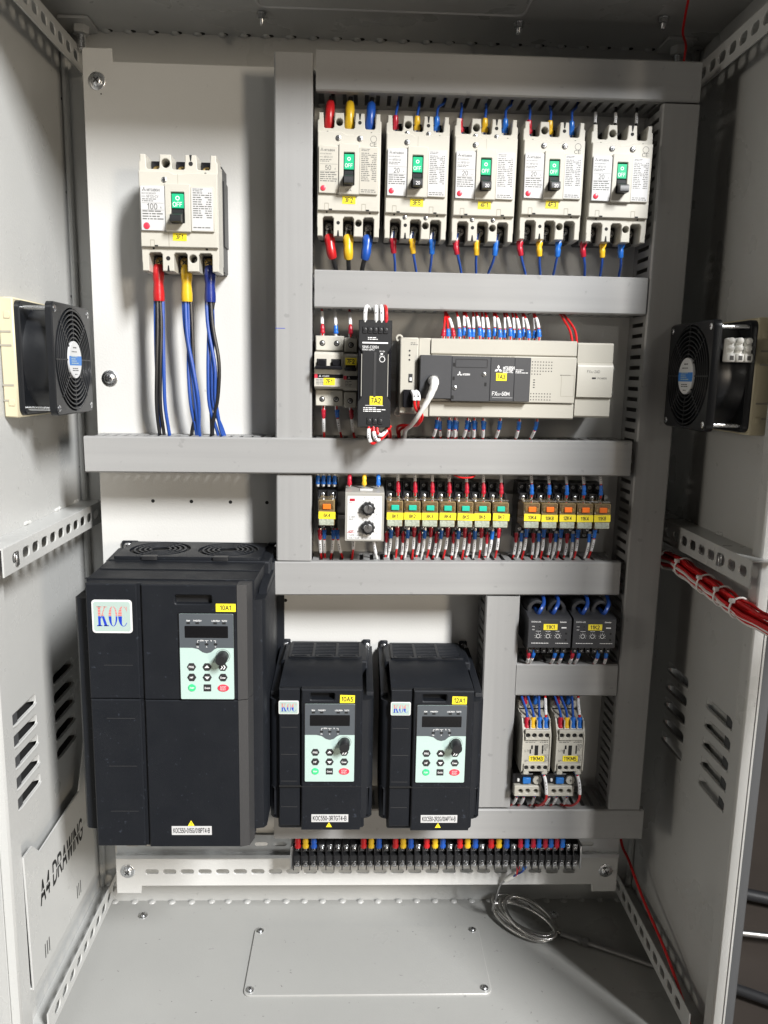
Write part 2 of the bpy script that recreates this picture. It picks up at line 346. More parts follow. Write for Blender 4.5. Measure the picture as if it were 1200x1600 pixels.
SHARED = {}
def screw_mesh(r=3.0, h=1.6, m='steel', washer=0):
    k = ('screw', r, h, m, washer)
    if k not in SHARED:
        mb = MB()
        if washer: mb.lathe(0, 0, [(washer, 0), (washer, 1.0), (washer - 0.4, 1.3), (r, 1.3)], 20)
        b = 1.2 if washer else 0
        mb.lathe(0, 0, [(r, b), (r, b + h * 0.55), (r * 0.8, b + h * 0.9), (r * 0.45, b + h)], 14)
        mb.m = 1; q = r * 0.62; t = r * 0.13
        mb.box(-q, q, b + h * 0.5, b + h + 0.08, -t, t); mb.box(-t, t, b + h * 0.5, b + h + 0.10, -q, q)
        SHARED[k] = mb.mesh('screw', [m, 'ink'])
    return SHARED[k]
def screw(parent, x, d, z, r=3.0, h=1.6, m='steel', washer=0, name='screw', ang=None):
    return link(name, screw_mesh(r, h, m, washer), parent, (x, d, z), (0, rnd.uniform(0, 1.5) if ang is None else ang, 0))
def yellow_tag(parent, txt, x, d, z, wd, ht, size, rot=0, name='name_tag', sx=0.9):
    mb = MB(); mb.box(-wd / 2, wd / 2, 0, 0.35, -ht / 2, ht / 2); mb.m = 1; mb.text(txt, size, 0, 0, 0.4, True, sx=min(sx, 0.88 * wd / (size * sum(GL[True][c][2] for c in txt))))
    o = mb.obj(name, ['tag_yellow', 'ink'], parent, (x, d, z)); o.rotation_euler = (0, math.radians(rot), 0)
    o['label'] = 'yellow name tag reading ' + txt; return o

# wires: a top-level tube with lug boots and marker sleeves as parts
def wire(label, pts, r, m, group, parts=(), name='wire', n=8, k=5):
    P = path(pts, k); mb = MB(); mb.tube(P, r, n); o = mb.obj(name, m); tag(o, label, 'wire', group)
    for kind, s0, s1, rr, pm in parts:
        q = subpath(P, s0, s1)
        if len(q) < 2: continue
        if kind == 'marker_sleeve':
            f = []; tot = (s1 - s0)
            for j in range(7): f.append(subpath(P, s0, s0 + 0.01 + tot * j / 6.0)[-1])
            sm = MB(); sm.tube(f, rr, 8); sm.m = 1
            for j in range(2, 5):
                p = f[j]; h = rr * 0.36; q_ = rr * rnd.uniform(0.16, 0.34); sm.box(p.x - q_, p.x + q_ * 0.8, p.y + rr * 0.85, p.y + rr * 1.04, p.z - h, p.z + h)
            sm.obj(kind, [pm, 'ink'], o)
        elif kind == 'boot':
            f = [subpath(P, s0, s0 + 0.01 + (s1 - s0) * j / 8.0)[-1] for j in range(9)]
            bm_ = MB(); bm_.tube(f, [rr * q_ for q_ in (1.05, 1.1, 1.05, 0.82, 0.98, 1.0, 0.86, 0.9, 0.8)], 10, 0.72); bm_.obj(kind, pm, o)
        elif kind == 'big_boot':
            f = [subpath(P, s0, s0 + 0.01 + (s1 - s0) * j / 10.0)[-1] for j in range(11)]
            bm_ = MB(); bm_.tube(f, [rr * q_ for q_ in (0.95, 1.06, 1.1, 1.06, 0.97, 0.93, 0.97, 1.0, 0.97, 0.93, 0.82)], 14, 0.9); bm_.obj('boot', pm, o)
        elif kind == 'lug':
            lm = MB(); lm.tube(q, rr, 6, 0.35); lm.obj(kind, pm, o)
    return o
ORD = ['first', 'second', 'third', 'fourth', 'fifth', 'sixth', 'seventh', 'eighth', 'ninth', 'tenth', 'eleventh', 'twelfth', 'thirteenth', 'fourteenth', 'fifteenth', 'sixteenth', 'seventeenth', 'eighteenth', 'nineteenth', 'twentieth', 'twenty-first', 'twenty-second', 'twenty-third', 'twenty-fourth', 'twenty-fifth', 'twenty-sixth', 'twenty-seventh', 'twenty-eighth', 'twenty-ninth', 'thirtieth']

# ------------------------------------------------------------------ the cabinet: 800 x 1200 x 300 mm enclosure
XL, XR, ZF, ZC, DB, DF = -373, 427, -785, 411, -85, 215
LEFT = lambda a, b, c: (XL + c, -a, b)      # plan drawn on the left wall seen from inside (a = -d)
RIGHT = lambda a, b, c: (XR - c, a, b)      # plan drawn on the right wall seen from inside (a = d)
g = MB(FLOOR); g.slab(rrect(-6000, 6000, -6000, 6000), (), -830, -820); go = g.obj('ground', 'ground'); go['kind'] = 'structure'; go['label'] = 'dark brown workshop floor around the cabinet'

cab = thing('control_cabinet', 'light grey painted steel cabinet around all the electrical gear', 'cabinet', (0, 0, 0))
mb = MB(); mb.box(XL - 2, XR + 2, DB - 2, DB, ZF - 2, ZC + 2); mb.obj('back_panel', 'paint', cab)
mb = MB(FLOOR); mb.slab(rrect(XL - 2, XR + 2, DB, DF), (), ZF - 2, ZF); mb.obj('floor_pan', 'dimmed_floor_paint', cab)
mb = MB(FLOOR); mb.slab(rrect(XL - 2, XR + 2, DB, DF), (), ZC, ZC + 2); mb.obj('roof_panel', 'paint', cab)
LOUV = [(c, z) for c in ((135, 16) if True else ()) for z in (-382, -407, -432, -457, -482)]
for side, T in (('left', LEFT), ('right', RIGHT)):
    sgn = -1 if side == 'left' else 1
    holes = [rrect(sgn * c - 33, sgn * c + 33, z - 6, z + 7, 4) for c, z in LOUV]
    mb = MB(T); mb.slab(rrect(min(sgn * DB, sgn * DF), max(sgn * DB, sgn * DF), ZF, ZC), holes, -2, 0)
    sp = mb.obj('side_panel', 'paint', cab); sp['label'] = side + ' side panel with louvres'
    mb = MB(T); mb.quad(min(sgn * -25, sgn * 175), max(sgn * -25, sgn * 175), -500, -368, -9); mb.obj('slit_tone_sheet', 'hole' if side == 'left' else 'paint', sp)  # added sheet behind the louvres: black as shade left, pale as light right
    if 'louvre' not in SHARED:
        mb = MB(lambda a, b, c: (c, a, b))
        r0 = [(-34, 7.5, 0), (-26, 7.5, 0), (26, 7.5, 0), (34, 7.5, 0)]; r1 = [(-33.5, 3, -0.4), (-25, 3.5, -3.2), (25, 3.5, -3.2), (33.5, 3, -0.4)]; r2 = [(-33, -3, -0.4), (-24.5, -1.5, -7.5), (24.5, -1.5, -7.5), (33, -3, -0.4)]
        vs = r0 + r1 + r2; mb.add(vs, [(i * 4 + k, i * 4 + k + 1, i * 4 + 5 + k, i * 4 + 4 + k) for i in range(2) for k in range(3)], True)
        mb.tube([(0.3, -33, -6), (0.9, -24, -7), (0.9, 24, -7), (0.3, 33, -6)], 1.3, 6)
        SHARED['louvre'] = mb.mesh('louvre', ['paint'])
    for c, z in LOUV:
        o = link('louvre', SHARED['louvre'], sp, (XL if side == 'left' else XR, c, z))
        if side == 'right': o.scale = (-1, 1, 1)
# back corner posts
for x0, x1 in ((XL, XL + 9), (XR - 9, XR)):
    mb = MB(); mb.box(x0, x1, DB, DB + 8, ZF, ZC, 2.5); mb.obj('rear_post', 'paint', cab)
# front return lips and gasket
mb = MB(); mb.box(XL - 1, -361, 188, DF, ZF - 2, ZC + 2, 2.2); mb.obj('front_lip', 'paint', cab)
mb = MB(); mb.box(414, XR + 0.5, 195, DF, ZF - 2, ZC + 2, 2.2); mb.obj('front_lip', 'paint', cab)
mb = MB(); mb.box(XL, XR, 195, DF, ZF - 8, ZF + 6, 2); mb.obj('front_sill', 'paint', cab)
mb = MB(); mb.box(XL, XR, 195, DF, ZC - 14, ZC + 3, 2); mb.obj('front_header', 'paint', cab)
mb = MB(); mb.box(XR + 1, 447, 150, 203, ZF, ZC, 2); mb.obj('gasket_channel', 'gasket', cab)
mb = MB(); mb.box(-376, -373.5, 150, 200, ZF, ZC, 1); mb.obj('gasket_channel', 'gasket', cab)
# perforated rails on the side walls (channel section)
def rail(side, zc, flange, d0=-80, d1=200, hh=14.5, phase=0):
    T = LEFT if side == 'left' else RIGHT; sg = -1 if side == 'left' else 1
    holes = [rrect(sg * dc - 8.6, sg * dc + 8.6, zc - 5.6, zc + 5.6, 4.6, 3) for dc in [phase - 72 + 24.5 * i for i in range(13)] if d0 + 10 < dc < d1 - 10]
    mb = MB(T); e = sorted((sg * d0, sg * d1))
    mb.slab(rrect(e[0], e[1], zc - hh, zc + hh), holes, 26.4, 28, 0.3); o = mb.obj('mounting_rail', 'paint', cab)
    mb = MB(T); zf = zc + flange * hh; mb.box(e[0], e[1], 0, 26.3, zf - (1.6 if flange > 0 else 0), zf + (0 if flange > 0 else 1.6), 0.3); mb.obj('flange', 'paint', o)
    return o
rail('left', 372.5, 1, phase=16); rail('right', 355, 1, d1=192, phase=0)
rl = rail('left', -190, 1, d1=222, phase=20); rr_ = rail('right', -192, 1, d1=226, phase=12)
rail('left', -744, -1, d1=186, phase=10); rail('right', -746, -1, d1=192, phase=10)
for o, x, sgn in ((rl, -345, 1), (rr_, 398, -1)):      # cage nut clipped into a rail hole
    mb = MB(); dn = 193.5 if sgn > 0 else 161; mb.box(x - 1.5, x + 1.5, dn - 5, dn + 5, -195, -185, 0.8); mb.box(x - 3, x + 2.5, dn - 3, dn + 3, -199, -187, 0.8); mb.obj('cage_nut', 'dull_steel', o)
# weld spots along the rear seams
if True:
    mb = MB(FLOOR); mb.lathe(0, 0, [(5.5, 0), (4.6, 1.4), (2.5, 2.4), (0.5, 2.7)], 10); SHARED['weld'] = mb.mesh('weld_spot', ['paint'])
for i in range(28):
    x = -352 + i * 28.2
    link('weld_spot', SHARED['weld'], cab, (x + rnd.uniform(-2, 2), DB + 3 + rnd.uniform(-1, 1), ZF), (0, 0, rnd.uniform(0, 3)))
    o = link('weld_spot', SHARED['weld'], cab, (x + 8 + rnd.uniform(-2, 2), DB + 3, ZC), (math.pi, 0, 0))
if True:
    mb = MB(FLOOR); mb.lathe(0, 0, [(3.4, 0), (3.4, 0.5)], 10); SHARED['gap'] = mb.mesh('seam_gap', ['hole'])
for i in range(28): link('seam_gap', SHARED['gap'], cab, (-352 + i * 28.2 + 13, DB + 4, ZC), (math.pi, 0, 0))
# seam spots on the side walls and rail welds
for d, z in ((-78, 330), (-79, 220), (-78, 92), (-80, -130)):
    mb = MB(LEFT); mb.lathe(-d, z, [(1.6, 0), (1.6, 0.3)], 8); mb.obj('pin_hole', 'hole', cab)
for zz, sg, T in ((-174, -1, LEFT), (-176, 1, RIGHT)):
    for d in (5, 95, -60):
        mb = MB(T)
        for k in range(5): mb.lathe(sg * d + (k - 2) * 3.2, zz + rnd.uniform(-1, 1), [(2.3, 0), (1.7, 1.5), (0.6, 2.0)], 7)
        mb.obj('weld_bead', 'paint', cab)
# gland plate on the floor
gp = MB(FLOOR); gp.slab(rrect(-136, 184, -24, 102, 9, 4), (), ZF + 0.2, ZF + 2.6, 0.8); gpo = gp.obj('gland_plate', 'dimmed_floor_paint', cab)
for x, d in ((-128, -15), (175, -15), (-128, 93), (175, 93)):
    o = screw(gpo, x, d, ZF + 2.6, 3.6, 2.2, 'steel', 5.2); o.rotation_euler = (math.radians(90), 0, rnd.uniform(0, 1)); o.rotation_euler = (-math.pi / 2, 0, rnd.uniform(0, 1))
for x, d in ((-303, -52), (302, -50)):
    o = screw(cab, x, d, ZF, 4.2, 2.6, 'steel', 7.0, 'floor_bolt'); o.rotation_euler = (-math.pi / 2, 0, 0.4)
# roof gland plate with studs and nuts hanging down
rp = MB(FLOOR); rp.slab(rrect(-117, 183, 5, 150, 9, 4), (), ZC - 2.2, ZC - 0.2); rpo = rp.obj('roof_gland_plate', 'paint', cab)
mb = MB(); q_ = rrect(-119, 185, 3, 152, 10, 5); mb.tube([(p[0], p[1], ZC - 1.6) for p in q_ + q_[:1]], 1.9, 6); mb.obj('lit_edge_bead', 'label_white', rpo)  # white bead drawn in place of the light on the plate edge
for x, d in ((-117, -16), (183, -16), (345, 10)):
    mb = MB(FLOOR); mb.lathe(x, d, [(3, ZC), (3, ZC - 13), (2.2, ZC - 14)], 10); st = mb.obj('stud', 'steel', cab)
    mb = MB(FLOOR); mb.lathe(x, d, [(6.5, ZC - 1), (6.5, ZC - 2.5), (5.6, ZC - 2.6), (5.6, ZC - 7.5), (4.5, ZC - 8)], 6); mb.obj('nut', 'steel', st)
for x, d in ((-340, -62), (392, -62)):
    mb = MB(FLOOR); mb.slab(rrect(x - 22, x + 16, d - 20, d + 22, 4), (), ZC - 4, ZC - 0.5, 0.5); br = mb.obj('hoist_pad', 'paint', cab)
    mb = MB(FLOOR); mb.slab(circ(x, d, 10, 6), (), ZC - 13, ZC - 4); mb.obj('nut', 'paint', br)
    mb = MB(FLOOR)
    mb.lathe(x, d, [q for j in range(7) for q in ((4.6, ZC - 13 - j * 2.4), (5.2, ZC - 14.2 - j * 2.4))] + [(4.2, ZC - 31)], 12); mb.obj('threaded_bolt', 'steel', br)
# left door leaf, and an added unseen leaf at right shaped to shade the panel
def door(hx, hd, ang, wd, name, start=0):
    mb = MB(FLOOR); mb.slab(rrect(start, wd, 0, 22, 3), (), ZF - 6, ZC + 6, 1); o = mb.obj('door', 'paint', cab, (hx, hd, 0)); o.rotation_euler = (0, 0, ang); o['label'] = name; return o
shade_leaf = door(478, 218, math.radians(-68.8), 530, 'unseen leaf added at the right to shade the panel', 250)
for z in (ZC - 40, -180, ZF + 40): mb = MB(FLOOR); mb.slab(rrect(0, 251, 6, 16, 2), (), z - 4, z + 4, 0.8); mb.obj('added_arm', 'dull_steel', shade_leaf)  # arms added only to carry the unseen shading leaf
door(-370, 190, math.radians(-98), 120, 'folded door leaf on the left')
mb = MB(FLOOR); mb.slab(rrect(424, 448, 206, 236, 6), (), ZF - 3, ZF + 22, 2); mb.obj('hinge', 'gloss_black', cab)

# document pocket with cut lettering on the left wall
pk = thing('document_pocket', 'grey sheet metal pocket lettered A4 DRAWING on left wall', 'document pocket', (0, 0, 0))
ol = [(-186, -698), (26, -698), (26, -490), (8, -490), (0, -510), (-20, -547), (-148, -549), (-167, -530), (-190, -529)]
mb = MB(LEFT); mb.slab(ol, (), 12, 14, 0.4); mb.obj('front_sheet', 'paint', pk)
mb = MB(LEFT); mb.box(-186, 26, 0.5, 12, -698, -696, 0.3); mb.obj('bottom_fold', 'paint', pk)
mb = MB(LEFT); mb.text('A4 DRAWING', 26, -84, -601, 14.1, True, sx=0.66, shear=0.03); mb.obj('lettering', 'hole', pk)
mb = MB(LEFT); mb.box(-160, 4, 14, 14.2, -600.9, -599.1); mb.obj('stencil_bridge', 'paint', pk)
for a0 in (-150, -44):
    for k in range(3): mb = MB(LEFT); mb.box(a0 + k * 6 - 1, a0 + k * 6 + 1, 13, 14.1, -686, -668); mb.obj('slot', 'hole', pk)

# a few workshop things lying outside beyond the right side
for i, (x, d, z, rx, L_, rd, m_, lab) in enumerate(((640, -10, -795, 80, 500, 4.5, 'dull_steel', 'bright steel pipe lying on the workshop floor'), (640, -110, -800, 70, 700, 9, 'black', 'black bar lying on floor behind the bright pipe'), (620, 130, -805, 60, 600, 7, 'black', 'black bar lying on floor in front of bright pipe'))):
    mb = MB(); t = math.radians(rx); u = Vector((math.sin(t), math.cos(t), 0)) * L_ / 2; c0 = Vector((x, d, z))
    o = mb; mb.tube([c0 - u, c0 - u * 0.98, c0, c0 + u * 0.98, c0 + u], [rd * 0.9, rd, rd, rd, rd * 0.9], 14); tag(mb.obj('pipe' if i == 0 else 'bar', m_), lab, 'pipe' if i == 0 else 'bar')

# ------------------------------------------------------------------ mounting plate
mp = thing('mounting_plate', 'white painted steel mounting plate carrying all the devices', 'mounting plate', (0, 0, 0))
slots = [rrect(-273.6 + i * 24.1 - 9, -273.6 + i * 24.1 + 9, -682, -675.2, 3.3) for i in range(25)]
outl = [(-322, -700), (-322, -711), (-288, -711), (-288, -700), (338, -700), (338, -711), (373, -711), (373, -700), (373, 346), (338, 346), (338, 361), (-286, 361) , (-316, 361), (-320, 359), (-320, 346)]
outl = [(-322, -711), (-289, -711), (-288, -700), (338, -700), (339, -711), (373, -711), (374, 346), (372, 361), (340, 361), (339, 347), (-285, 347), (-286, 361), (-318, 361), (-320, 358)]
mb = MB(); mb.slab(outl, slots, -2.5, 0, 0.6); mb.obj('sheet', 'plate_paint', mp)
mb = MB(); mb.box(-320, 372, -22, -2.6, 340, 342.5); mb.box(-320, 372, -22, -2.6, -698, -695.5); mb.obj('folded_edge', 'plate_paint', mp)
for x, z in ((-304, 325.5), (-303, -11), (-306, -677), (356, 325), (356, -11), (356, -678)): screw(mp, x, 0, z, 6.2, 4.0, 'steel', 9.8, 'bolt')
for x, z in ((-255.7, -162.3), (-207.7, -162.3), (-158.8, -162.3), (-112.9, -162.3), (-89.8, -290.3), (-300, 312), (342, -385)):
    mb = MB(); mb.lathe(x, z, [(2.3 if z != 312 else 0.9, 0), (2.3 if z != 312 else 0.9, 0.06)], 12); mb.obj('drilled_hole', 'hole', mp)

# DIN rails
def din(x0, x1, z, label):
    t = thing('din_rail', label, 'din rail', ((x0 + x1) / 2, 0, z), 'slotted rails under the devices'); hw = (x1 - x0) / 2
    sl = [rrect(-hw + 12 + 25 * i, -hw + 30 + 25 * i, -3.1, 3.1, 3) for i in range(int((2 * hw - 20) / 25))]
    mb = MB(); mb.slab(rrect(-hw, hw, -12.5, 12.5), sl, 0.3, 1.3); mb.obj('web', 'galvanised', t)
    mb = MB()
    for s2 in (-1, 1):
        mb.box(-hw, hw, 0.3, 7.5, s2 * 12.5, s2 * 13.5); mb.box(-hw, hw, 6.5, 7.5, s2 * 13.5, s2 * 17.5)
    mb.obj('rim', 'galvanised', t)
    return t
din(-49, 318, -2, 'steel rail behind the programmable controller and power supply')
din(-49, 320, -163, 'steel rail behind the row of plug-in relays')
din(205, 326, -300, 'steel rail behind the two current relays')
din(205, 300, -462, 'steel rail behind the two contactors')
dr = din(-319, 371, -636, 'long steel rail under the terminal strip')

# ------------------------------------------------------------------ wiring ducts with slotted sides
DW, DD = 42, 61
def finger_mesh():
    if 'finger' not in SHARED:
        mb = MB(); mb.slab([(-3.9, 11), (3.9, 11), (3.9, 49), (3.2, 53), (-3.2, 53), (-3.9, 49)], (), -0.8, 0.8, 0.2)
        SHARED['finger'] = mb.mesh('finger', ['duct'])        # drawn as (along, outwards) with thickness in c
    return SHARED['finger']
def duct(label, cx, cz, length, horiz, rot=0, dd=DD, wd=DW, mark=None):
    t = thing('wiring_duct', label, 'wiring duct', (cx, 0, cz), 'grey slotted wiring ducts')
    if rot: t.rotation_euler = (0, math.radians(rot), 0)
    h = length / 2; q = wd / 2
    T = FRONT if horiz else (lambda a, b, c: (b, c, a))
    mb = MB(T); mb.box(-h, h, 0.2, 1.8, -q + 1, q - 1); mb.box(-h, h, 1.8, 12, -q + 1, -q + 2.6); mb.box(-h, h, 1.8, 12, q - 2.6, q - 1); mb.obj('base', 'duct', t)
    pr = [(-q, dd - 10), (-q, dd - 1.6), (-q + 1.6, dd), (q - 1.6, dd), (q, dd - 1.6), (q, dd - 10), (q - 1.4, dd - 10), (q - 1.4, dd - 1.6), (-q + 1.4, dd - 1.6), (-q + 1.4, dd - 10)]
    TT = (lambda a, b, c: (c, b, a)) if horiz else (lambda a, b, c: (a, b, c))
    mb = MB(TT); mb.slab(pr, (), -h, h); mb.obj('cover', 'duct' if horiz else 'duct_upright', t)
    n = int(length / 12.5)
    # finger plan is (along, outwards) with its thickness across the duct
    me = finger_mesh()
    for s2 in (-1, 1):
        for i in range(n):
            u = -h + (length - (n - 1) * 12.5) / 2 + i * 12.5
            o = link('finger', me, t, (u, 0, s2 * (q - 1.9)) if horiz else (s2 * (q - 1.9), 0, u))
            # mesh local: x along, z outwards, y thickness  ->  turn outwards to -y
            o.rotation_euler = (math.radians(90), 0, 0) if horiz else Matrix(((0, 1, 0), (0, 0, -1), (-1, 0, 0))).to_euler()
    return t
duct('top horizontal grey duct under the cabinet roof', 162, 324.6, 424, True, -0.05)
duct('horizontal grey duct below the row of five breakers', 140.5, 94.6, 382, True)
duct('long horizontal grey duct crossing below the controller from left edge', 5.0, -95.2, 641, True, -0.45, 66)
duct('horizontal grey duct below the plug-in relays', 114, -243, 421, True, -0.6)
duct('short horizontal grey duct between current relays and contactors', 266.6, -372.6, 128, True)
duct('bottom horizontal grey duct above the terminal strip', 139.5, -570, 478, True, 0.1)
duct('upper vertical grey duct left of the breakers and controller', -74.3, 132.5, 416, False, 0)
mb = MB(); mb.box(-95, -84, 61, 61.12, 49.6, 50.2); mb.obj('pencil_mark', 'logo_blue', [o for o in C.objects if o.name.startswith('wiring_duct')][-1], (74.3, 0, -132.5))
duct('short vertical grey duct left of the voltage monitor', -74, -170.5, 104, False, 0)
duct('tall vertical grey duct along the right side', 353.4, -123.5, 850, False, 0.15)
duct('vertical grey duct between drives and contactors', 182, -405, 281, False, -0.2)

# ------------------------------------------------------------------ moulded case breakers
def breaker(label, cx, cz, wd, ht, name_txt, model, amps, white, variant, handle_txt, group):
    t = thing('circuit_breaker', label, 'circuit breaker', (cx, 0, cz), group, math.radians(rnd.uniform(-0.35, 0.35)))
    k = wd / 70.0; kz = ht / 129.0; X = lambda v: v * k; Z = lambda v: v * kz
    hw, hh = wd / 2, ht / 2
    mb = MB(); mb.box(-hw + 0.4, hw - 0.4, 0.5, 34, -hh + 3, hh - 3, 1.5); mb.box(-hw - 0.6, -hw + 0.5, 4, 30, -Z(40), Z(25)); mb.box(hw - 0.5, hw + 1.2, 4, 30, -Z(30), Z(45)); mb.obj('base', 'black', t)
    tw, bw = X(6.4), X(6.1); td, bd = hh - Z(16), -hh + Z(21)
    top = []
    for c in (1, 0, -1):
        x = X(22.5 * c); top += [(x + tw, hh), (x + tw - 0.8, td + 1.5), (x + tw - 2, td), (x - tw + 2, td), (x - tw + 0.8, td + 1.5), (x - tw, hh)]
    bot = []
    for c in (-1, 0, 1):
        x = X(22.5 * c); bot += [(x - bw, -hh), (x - bw, bd - 2), (x - bw + 2, bd), (x + bw - 2, bd), (x + bw, bd - 2), (x + bw, -hh)]
    ol = [(-hw + 0.6, -hh)] + bot + [(hw - 0.6, -hh), (hw - 0.6, -hh + Z(9)), (hw - 0.2, -hh + Z(10)), (hw - 0.2, hh - Z(8)), (hw - 1.6, hh - Z(7)), (hw - 1.6, hh)] + top + [(-hw + 1.6, hh), (-hw + 1.6, hh - Z(7)), (-hw + 0.2, hh - Z(8)), (-hw + 0.2, -hh + Z(10)), (-hw + 0.6, -hh + Z(9))]
    kh = [circ(X(11.2), -hh + Z(14.5), X(3.7), 14), circ(X(-11.2), hh - Z(9.5), X(3.9), 14)]
    mb = MB(); mb.slab(ol, kh, 34.1, 63.5, 0.7); body = mb.obj('body', 'beige', t)
    for q, s2 in ((X(-11.2), -1), (X(11.2), 1)):                     # small drilled holes beside the terminals
        z = -hh + Z(14.5) if s2 < 0 else hh - Z(9.5)
        mb = MB(); mb.lathe(q, z, [(X(2.0), 63.4), (X(2.0), 63.6)], 10); mb.obj('hole', 'hole', body)
        mb = MB(); mb.slab([(q - 1.4, s2 * hh), (q + 1.4, s2 * hh), (q + 0.6, s2 * (hh - Z(6.5))), (q - 0.6, s2 * (hh - Z(6.5)))][::s2], (), 60, 63.62); mb.obj('slit', 'hole', body)
    for x, z in ((X(-24), hh - Z(20)), (X(24), hh - Z(20)), (X(-24), -hh + Z(25.5)), (X(24), -hh + Z(25.5))):
        mb = MB(); mb.lathe(x, z, [(X(1.1), 63.4), (X(1.1), 63.62)], 8); mb.obj('hole', 'hole', body)
    if wd > 80: screw(body, X(-11.2), 44, hh - Z(9.5), 3.6, 1.6); 
    screw(body, X(11.2), 44, -hh + Z(14.5), 3.4, 1.6)
    for s2 in (-1, 1):
        for c in (-1, 0, 1):
            mb = MB(); zz = s2 * (hh - Z(11)); mb.box(X(22.5 * c) - X(5.6), X(22.5 * c) + X(5.6), 34.2, 42, zz - Z(9), zz + Z(9), 0.6); tb = mb.obj('terminal', 'gloss_black', t)
            screw(tb, X(22.5 * c), 42, zz - s2 * Z(2), X(4.3), 2.2, 'brass' if wd > 80 else 'dull_steel')
    ct, cb = Z(44), -Z(38)
    if variant == 'wave':
        arc = [(hw - 0.5, ct), (X(12), ct), (X(7), ct - 2.6), (X(-3), ct - 2.8), (X(-8), ct), (-hw + 0.5, ct)]
    else: arc = [(hw - 0.4, ct), (X(8), ct), (X(4), ct - 1.4), (X(-3), ct - 1.4), (X(-8), ct + 1.2), (-hw + 0.4, ct + 1.2)]
    co = [(-hw + 0.8, cb), (hw - 0.8, cb)] + arc
    mb = MB(); mb.slab(co, (), 63.5, 67.5, 0.8); cv = mb.obj('cover', 'beige', t)
    if variant != 'wave':
        mb = MB(); mb.box(X(-0.2), X(0.2), 67.4, 67.58, Z(30.5), ct - 1.5); mb.obj('seam', 'cream_groove', cv)
    if wd > 80: mb = MB(); mb.box(X(-9.6), X(-9.0), 67.4, 67.58, cb, Z(-21)); mb.obj('seam', 'cream_groove', cv)
    for x in (-24, 17):                                                # latch clips at the lower edge
        if wd > 80 and x > 0: continue
        mb = MB(); mb.slab(rrect(X(x) - 2.6, X(x) + 2.2, cb + 0.3, cb + Z(8), 0.4), [rrect(X(x) - 2.0, X(x) + 1.6, cb + 0.6, cb + Z(7.2), 0.3)], 67.4, 67.6); mb.obj('latch_outline', 'cream_groove', cv)
        mb = MB(); mb.box(X(x) + 2.4, X(x) + 6, 67.3, 67.62, cb + 0.4, cb + 2.0); mb.obj('latch_hole', 'hole', cv)
    # rating plates left and right of the toggle, toggle surround
    zt, zb = Z(28.5), Z(-20.5)
    lm = 'label_white' if white else 'label_beige'
    mb = MB(); mb.box(X(-33), X(-11.3), 67.5, 70.5, zb, zt, 0.5); lp = mb.obj('rating_plate', lm, t)
    ink = MB(); d = 70.54
    diamonds(ink, X(-29.6), zt - Z(4.2), 4.2 * k, d)
    ink.text('MITSUBISHI', 1.9 * k, X(-27), zt - Z(4.6), d, True, 'l', 0.86)
    ink.text('NO-FUSE BREAKER', 1.2 * k, X(-31.6), zt - Z(8.2), d, False, 'l', 0.86)
    ink.text('MODEL', 0.9 * k, X(-31.8), zt - Z(11.6), d, False, 'l', 0.9)
    ink.text(model, 2.0 * k, X(-27.4), zt - Z(11.6), d, False, 'l', 0.86)
    ink.text(amps, 4.6 * k, X(-22.5), zt - Z(22.5), d, False); ink.text('A', 1.6 * k, X(-15), zt - Z(23.5), d)
    fineprint(ink, X(-31.5), X(-13), zt - Z(18), zt - Z(14), d, 1.6 * k, 3)
    fineprint(ink, X(-31.5), X(-13), zt - Z(38), zt - Z(27), d, 2.2 * k, 5)
    ink.box(X(-31.8), X(-12.4), 70.5, d, zt - Z(18.9), zt - Z(18.6)); ink.box(X(-31.8), X(-12.4), 70.5, d, zt - Z(26.4), zt - Z(26.1))
    ink.obj('printing', 'grey_ink', lp)
    mb = MB(); mb.lathe(X(-28), zb + Z(5.2), [(X(2.9), 70.3), (X(2.9), 71), (X(2.4), 71.3)], 14); mb.obj('test_button', 'red_button', t)
    mb = MB(); mb.box(X(11.3), X(32), 67.5, 70.3, zb, zt, 0.5); rp_ = mb.obj('rating_plate', 'beige', t)
    mb = MB(); mb.box(X(12.4), X(31), 70.3, 70.42, zb + 1, zt - 1); mb.obj('sticker', lm if white or variant == 'wave' else 'label_beige', rp_)
    ink = MB(); fineprint(ink, X(13.4), X(30), zt - Z(5), zt - Z(2), 70.46, 1.5 * k, 8); fineprint(ink, X(13.4), X(30), zt - Z(36), zt - Z(6), 70.46, 1.9 * k, 9, two=True); fineprint(ink, X(13.4), X(30), zb + 1.2, zb + Z(5), 70.46, 2 * k, 10); ink.obj('printing', 'grey_ink', rp_)
    win = rrect(X(-5.9), X(5.9), Z(-12), Z(22), 0.8)
    mb = MB(); mb.slab(rrect(X(-11.2), X(11.2), Z(-21.5), Z(31), 0.6), [win], 67.5, 72, 0.7); sur = mb.obj('toggle_surround', 'beige', t)
    mb = MB(); mb.box(X(-5.8), X(5.8), 67.5, 68.2, Z(-11.9), Z(21.9)); mb.obj('toggle_recess', 'gloss_black', sur)
    mb = MB(); mb.slab(rrect(X(-5.3), X(5.3), Z(4.5), Z(20.5), 0.5), (), 68.2, 71.0, 0.4); fl = mb.obj('off_flag', 'green', t)
    mb = MB(); mb.slab(circ(0, Z(15.6), X(1.9), 14), [circ(0, Z(15.6), X(1.2), 14)], 71.0, 71.06); mb.text('OFF', 3.6 * k, 0, Z(8.8), 71.06, False, sx=0.95); mb.obj('off_lettering', 'white_ink', fl)
